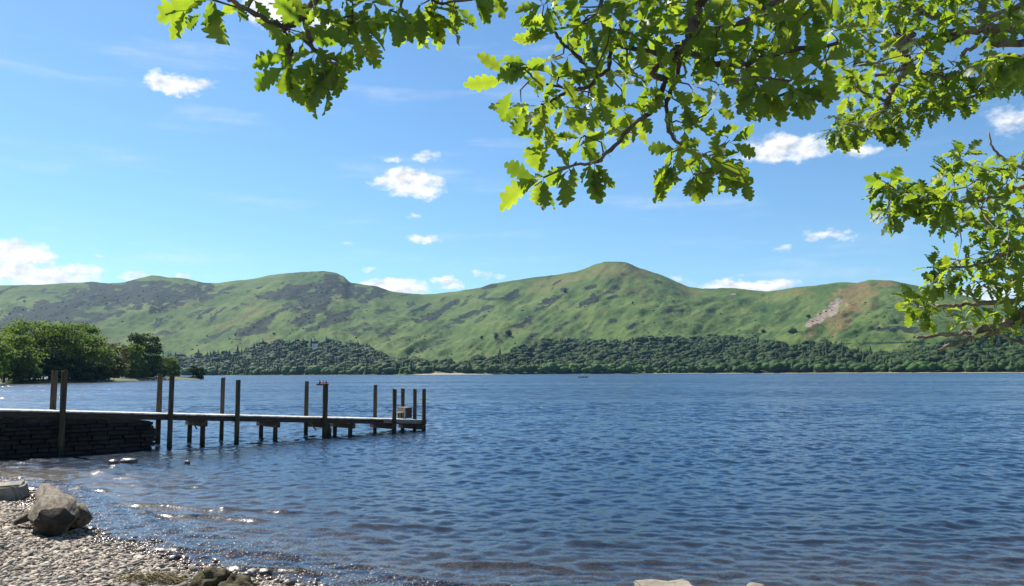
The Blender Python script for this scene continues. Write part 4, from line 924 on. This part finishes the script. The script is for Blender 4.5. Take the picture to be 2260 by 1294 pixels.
# left spray
d = 2.15
A_.branch([(503,-40,d,6),(503,0,d,6),(548,24,d,5.5),(590,46,d,5.5),(627,62,d,5)]); A_.branch([(705,-40,2.2,8),(700,0,2.2,8),(676,30,d,7),(650,52,d,6.5),(627,62,d,6)])
A_.branch([(676,32,d,6),(676,72,d,5),(697,114,d+.05,4.5),(745,146,d+.1,3.5)]); A_.branch([(692,30,d,5),(720,45,d+.05,4),(777,50,d+.1,3)]); A_.branch([(629,64,d,5),(638,106,d,4),(636,140,d,3)])
A_.branch([(900,-40,2.3,5),(890,0,2.3,4),(880,30,2.3,3)]); A_.branch([(930,-40,2.3,4),(960,10,2.35,3),(1040,0,2.35,2.5)])
for q in [(474,10,474,118,d),(623,151,559,197,d),(650,184,668,234,d),(428,3,339,40,d),(442,32,410,64,d),(585,46,628,94,d),(629,124,556,138,d+.04),(500,30,440,48,d),(520,20,552,45,d),(705,20,735,38,d),(780,40,850,60,d+.1),(858,45,888,104,2.3),(800,70,836,138,d+.1)]: A_.view_leaf(*q)
for (u, v, l, n, aim) in [(418,2,78,3,200),(470,0,70,4,None),(545,22,42,3,None),(560,0,60,3,None),(625,66,72,4,240),(640,138,70,5,270),(676,75,72,5,None),(700,118,75,6,270),(745,140,70,6,280),(690,160,68,5,270),(718,170,70,4,280),(722,48,62,5,None),(780,52,70,6,330),(790,95,68,6,290),(760,100,66,5,None),
                         (690,8,70,5,None),(650,0,64,3,None),(760,-6,75,5,None),(820,0,78,6,None),(870,20,72,6,270),(900,50,70,5,270),(930,10,75,6,290),(960,25,72,6,290),(1000,15,66,5,300),(1040,-5,62,5,300),(1080,-25,60,4,320),(980,-10,70,5,None)]: A_.rosette(u, v, d+random.uniform(-.08, .2)+(.15 if u > 820 else 0), l, n, .3, aim)
# middle spray
d = 2.75
A_.branch([(1550,-60,d,15),(1545,0,d,14),(1530,60,d,12),(1500,110,d,11),(1480,125,d,9)]); A_.branch([(1480,125,d,7),(1440,165,d,7),(1475,180,d-.02,6),(1440,240,d-.05,5.5),(1400,275,d-.05,5),(1345,335,d-.08,4.5),(1320,356,d-.1,4)])
A_.branch([(1320,356,d-.1,4),(1270,365,d-.1,3),(1200,392,d-.12,2.5)]); A_.branch([(1500,112,d,6),(1492,165,d,5),(1472,225,d,4.5),(1472,290,d,4),(1510,330,d,3),(1560,345,d,2)])
A_.branch([(1510,108,d,8),(1580,145,d,7),(1640,145,d+.05,6),(1740,115,d+.1,5),(1850,95,d+.15,4)]); A_.branch([(1540,75,d,7),(1620,55,d+.05,6),(1690,20,d+.1,6),(1740,-20,d+.15,6)])
A_.branch([(1480,125,d,6),(1400,108,d,5),(1340,92,d,5),(1325,30,d,5),(1330,-40,d,5)]); A_.branch([(1345,100,d,5),(1346,150,d,5),(1300,190,d,4.5),(1250,205,d-.05,4),(1215,225,d-.08,3)])
A_.branch([(1290,140,d,4),(1260,112,d,4),(1240,92,d,4),(1222,70,d,3)]); A_.branch([(1270,200,d-.03,3),(1185,180,d-.05,2.6),(1160,155,d-.07,2.4)]); A_.branch([(1640,150,d,4),(1690,215,d,3),(1760,205,d+.05,2.5)])
for q in [(1112,155,1050,122,d-.1),(1155,150,1095,165,d-.1),(1110,178,1022,190,d-.1),(1128,205,1100,262,d-.1),(1160,248,1130,298,d-.1),(1195,60,1145,42,d),(1195,85,1130,88,d),(1178,395,1112,362,d-.12),(1180,396,1095,448,d-.12),(1200,400,1205,466,d-.12),(1190,380,1196,318,d-.12),(1300,365,1325,450,d-.1),
          (1240,390,1262,460,d-.1),(1560,350,1662,405,d),(1500,380,1426,435,d),(1580,300,1628,275,d),(1700,225,1690,268,d),(1745,200,1825,215,d+.05),(1560,380,1560,435,d),(1205,330,1220,300,d-.1)]: A_.view_leaf(*q)
for (u, v, l, n, aim) in [(1165,150,66,5,180),(1222,68,66,5,150),(1150,225,60,4,220),(1195,230,66,6,None),(1200,270,62,5,270),(1205,310,55,4,270),(1200,392,70,5,230),(1260,370,66,5,250),(1310,362,66,5,270),(1290,300,58,5,None),(1320,300,60,4,None),(1275,325,55,3,None),
                         (1500,330,58,6,None),(1545,345,62,7,None),(1590,355,60,6,None),(1480,360,60,5,240),(1530,385,60,6,270),(1580,385,60,5,290),(1610,310,55,4,None),(1640,390,45,3,300),(1460,395,45,3,250),(1515,275,50,4,None),(1700,200,66,6,270),(1750,195,66,6,290),(1790,180,66,5,300),(1570,240,50,4,None),(1640,215,45,3,None)]: A_.rosette(u, v, d+random.uniform(-.12, .1), l, n, .35, aim)
A_.fill([(1180,-30),(1880,-40),(1850,60),(1810,150),(1720,190),(1600,215),(1480,235),(1400,250),(1330,265),(1270,250),(1220,240),(1190,170),(1210,60)], 66, d, .32, 62, (4,5,6), 36)
A_.fill([(1400,-30),(1850,-40),(1830,60),(1700,120),(1500,150),(1400,120)], 16, d+.4, .2, 58, (5,6), 52)
A_.limb([(1.35,-1.8,4.6),(.4,.2,5.0),at_depth(1300,-330,3.2),at_depth(800,-320,3.0),at_depth(350,-290,2.9)], [.09,.06,.035,.02,.008]); A_.limb([(.9,.9,4.9),at_depth(1650,-300,3.4)], [.03,.012])  # boughs above the frame, added to shade the leaves in view
A_.br += [at_depth(u, -320, 3.1) for u in range(300, 1700, 60)]
A_.fill([(330,-430),(640,-450),(640,-140),(330,-130)], 20, 2.95, .25, 62, (5,6), 40); A_.fill([(900,-470),(1750,-470),(1750,-150),(1100,-130),(900,-140)], 48, 3.1, .3, 62, (5,6), 42)  # unseen canopy added for its shadow, parted where leaves stay bright
A_.limb([(1.42,-1.9,3.0),(2.1,.4,3.5),at_depth(2330,130,2.9)], [.06,.03,.008]); A_.branch([(2330,130,2.9,4),(2270,128,2.9,3),(2225,118,2.9,2.4),(2195,128,2.9,2)])
for (u, v, n, aim) in [(2225,118,5,200),(2195,128,4,190),(2265,130,5,None)]: A_.rosette(u, v, 2.9, 60, n, .3, aim)
A_.finish('')
B_ = Oak('oak_tree', (6.4, 5.4, .7), 'oak with smaller leaves reaching in from the right edge', simple('sunlit_oak_bark', (0.09, 0.072, 0.055), (0.33, 0.275, 0.21), 9, .9, .9, 40, (1, 1, .5)))  # lighter copy of the oak bark, sunlight put into its colour
B_.limb([(6.4,5.4,.3),(6.4,5.4,2.2),(6.3,5.3,4.0),(6.2,5.2,6.0)], [.34,.27,.22,.14], 'trunk')
d = 4.6
f1, f2, f3, f4 = at_depth(2330,55,d), at_depth(2330,640,5.6), at_depth(2330,700,5.6), at_depth(2330,400,5.7)
B_.limb([(6.32,5.3,3.6),(5.0,4.6,3.9),f1], [.11,.07,.034]); B_.limb([(6.35,5.35,2.2),(5.3,5.1,2.55),f2], [.10,.06,.026]); B_.limb([(6.35,5.35,1.9),(5.3,5.1,2.3),f3], [.08,.05,.02]); B_.limb([(6.35,5.35,2.8),(5.3,5.2,3.2),f4], [.08,.05,.02])
B_.branch([(2330,55,d,13),(2260,58,d,11),(2190,62,d,9),(2130,70,d,8),(2060,78,d,6),(1990,100,d,5)]); B_.branch([(2260,95,d,7),(2200,102,d,7),(2185,80,d,7),(2170,50,d,6),(2165,-30,d,6)])
B_.branch([(2190,75,d,5),(2150,100,d,4),(2122,120,d,3.5)]); B_.branch([(2015,74,d-.1,9),(1990,84,d-.1,10),(1975,92,d-.1,9)], 'sawn_stub'); B_.branch([(1984,95,d-.1,9),(1992,122,d-.1,8),(2004,142,d-.1,7),(1990,170,d-.1,6),(1965,205,d-.1,6),(1955,240,d-.1,5),(1925,265,d-.1,4),(1860,278,d-.1,3)])
B_.branch([(2004,142,d-.1,6),(2040,165,d,5),(2090,170,d,4),(2150,180,d,3),(2250,175,d,3)]); B_.branch([(2004,142,d-.1,4),(2050,110,d,4),(2130,70,d,4)]); B_.branch([(2000,150,d-.1,4),(1960,165,d-.1,3.5),(1930,165,d-.1,3)]); B_.branch([(1955,222,d-.1,3),(1930,218,d-.1,2.6),(1890,195,d-.1,2)])
B_.branch([(2340,-20,d,6),(2240,15,d,5),(2150,50,d,4)]); B_.branch([(1990,-30,d,6),(2000,15,d,6),(2030,25,d,5),(2060,40,d,4)]); B_.branch([(2090,230,d,3),(2140,215,d,3),(2200,190,d,3)])
B_.fill([(1850,-20),(2120,-20),(2110,60),(2060,110),(2020,135),(1940,150),(1860,170),(1840,120)], 42, d-.2, .5, 38, (4,5,6), 24); B_.fill([(2100,-25),(2280,-25),(2280,60),(2190,80),(2110,60)], 22, d, .5, 38, (4,5), 26)
B_.fill([(1835,285),(1870,250),(1950,235),(1985,180),(2090,150),(2180,140),(2270,130),(2270,180),(2170,205),(2110,235),(2040,255),(1985,285),(1930,290),(1870,295)], 58, d-.1, .3, 32, (4,5,6), 20); B_.fill([(1860,190),(1900,160),(1940,175),(1930,210),(1880,215)], 6, d, .2, 36, (4,5), 18)
for (u, v) in [(1870,270),(1885,285),(1970,275),(1990,280),(1850,285),(1930,275),(2110,235),(2085,215)]: B_.rosette(u, v, d-.1, 40, 4, .5, 265)
d = 5.6
B_.branch([(2330,700,d,8.6),(2240,712,d,7),(2200,722,d,6.2),(2130,735,d,4.7),(2060,742,d,3.9),(2022,745,d,2.7)]); B_.branch([(2330,640,d,9.4),(2260,690,d,8.6),(2230,712,d,7),(2190,732,d,5.5),(2130,752,d,3.9),(2068,774,d,2.7)]); B_.branch([(2330,655,d,6.2),(2260,662,d,5.5),(2165,670,d,4.3),(2110,674,d,3.5),(2066,678,d,2.7)])
B_.branch([(2160,670,d,3.5),(2145,650,d,3.1),(2120,640,d,2.7),(2060,636,d,2.3)]); B_.branch([(2330,540,d,4.7),(2250,545,d,3.9),(2200,570,d,3.1),(2140,590,d,2.3),(2060,590,d,1.6)]); B_.branch([(2330,400,d,6.2),(2240,420,d,4.7),(2150,445,d,3.9),(2080,455,d,3.1),(2020,446,d,2.3),(1990,430,d,2),(1965,410,d,1.6)])
B_.branch([(2330,390,d,4.7),(2260,375,d,3.9),(2215,352,d,3.1),(2190,325,d,2.3),(2182,292,d,1.6)]); B_.branch([(2260,500,d,3.9),(2180,490,d,3.1),(2120,480,d,2.3)]); B_.branch([(2085,678,d,2.3),(2060,690,d,1.8),(2020,670,d,1.6)]); B_.branch([(2260,760,d,2.3),(2200,735,d,2),(2160,728,d,1.6)])
B_.fill([(2090,365),(2130,345),(2190,360),(2270,355),(2270,600),(2200,590),(2150,545),(2110,490),(2060,490),(2050,440)], 62, d, .6, 31, (4,5,6), 20, .05, .8); B_.fill([(2010,440),(2060,425),(2090,460),(2080,495),(2050,490)], 8, d, .2, 38, (4,5), 18, .2)
B_.fill([(1955,410),(1985,400),(2005,440),(2000,480),(1970,490),(1955,450)], 9, d, .15, 38, (5,6), 17, .3); B_.fill([(2040,590),(2090,560),(2200,560),(2270,590),(2270,660),(2180,640),(2110,620),(2060,640)], 32, d, .5, 32, (4,5), 22, .05, .8)
B_.fill([(1995,655),(2030,640),(2060,670),(2050,695),(2010,690)], 8, d, .15, 34, (4,5), 16, .2); B_.fill([(2085,695),(2130,680),(2270,670),(2270,760),(2200,740),(2130,715)], 12, d, .4, 29, (4,5), 26, .05, .8); B_.fill([(2050,610),(2080,600),(2080,640),(2050,640)], 3, d, .15, 36, (5,), 14, .2)
for (u, v, a_) in [(1945,400,170),(1950,420,200),(1960,455,230),(1972,480,260),(2095,385,170),(2120,345,110),(2130,340,80)]: B_.rosette(u, v, d, 40, 4, .1, a_)
B_.limb([(6.25,5.25,5.0),(4.2,4.9,5.6),at_depth(1950,-250,4.9),at_depth(1650,-240,4.9)], [.10,.06,.03,.01]); B_.br += [at_depth(u, -240, 4.9) for u in range(1600, 2250, 40)]  # overhead bough out of view, added to carry the shading leaves
B_.fill([(1560,-330),(2250,-380),(2250,-90),(1900,-80),(1600,-100)], 46, 4.9, .3, 42, (5,6), 30)  # unseen leaves added to throw shade on the spray below
B_.finish('')

# ------------------------------------------------------------------ haze in the valley air
m, g, o = mat('valley_haze')
vol = g.n('ShaderNodeVolumePrincipled', {'Color': (0.30, 0.58, 1.0, 1), 'Density': 0.00003, 'Anisotropy': 0.25}); g.link(vol.outputs[0], o.inputs['Volume'])
hz = MB().box((0, 2350, 236), (9400, 5300, 480)).build('haze', m)
tag(hz, 'pale blue air over the lake and fells', kind='stuff'); hz.display_type = 'WIRE'
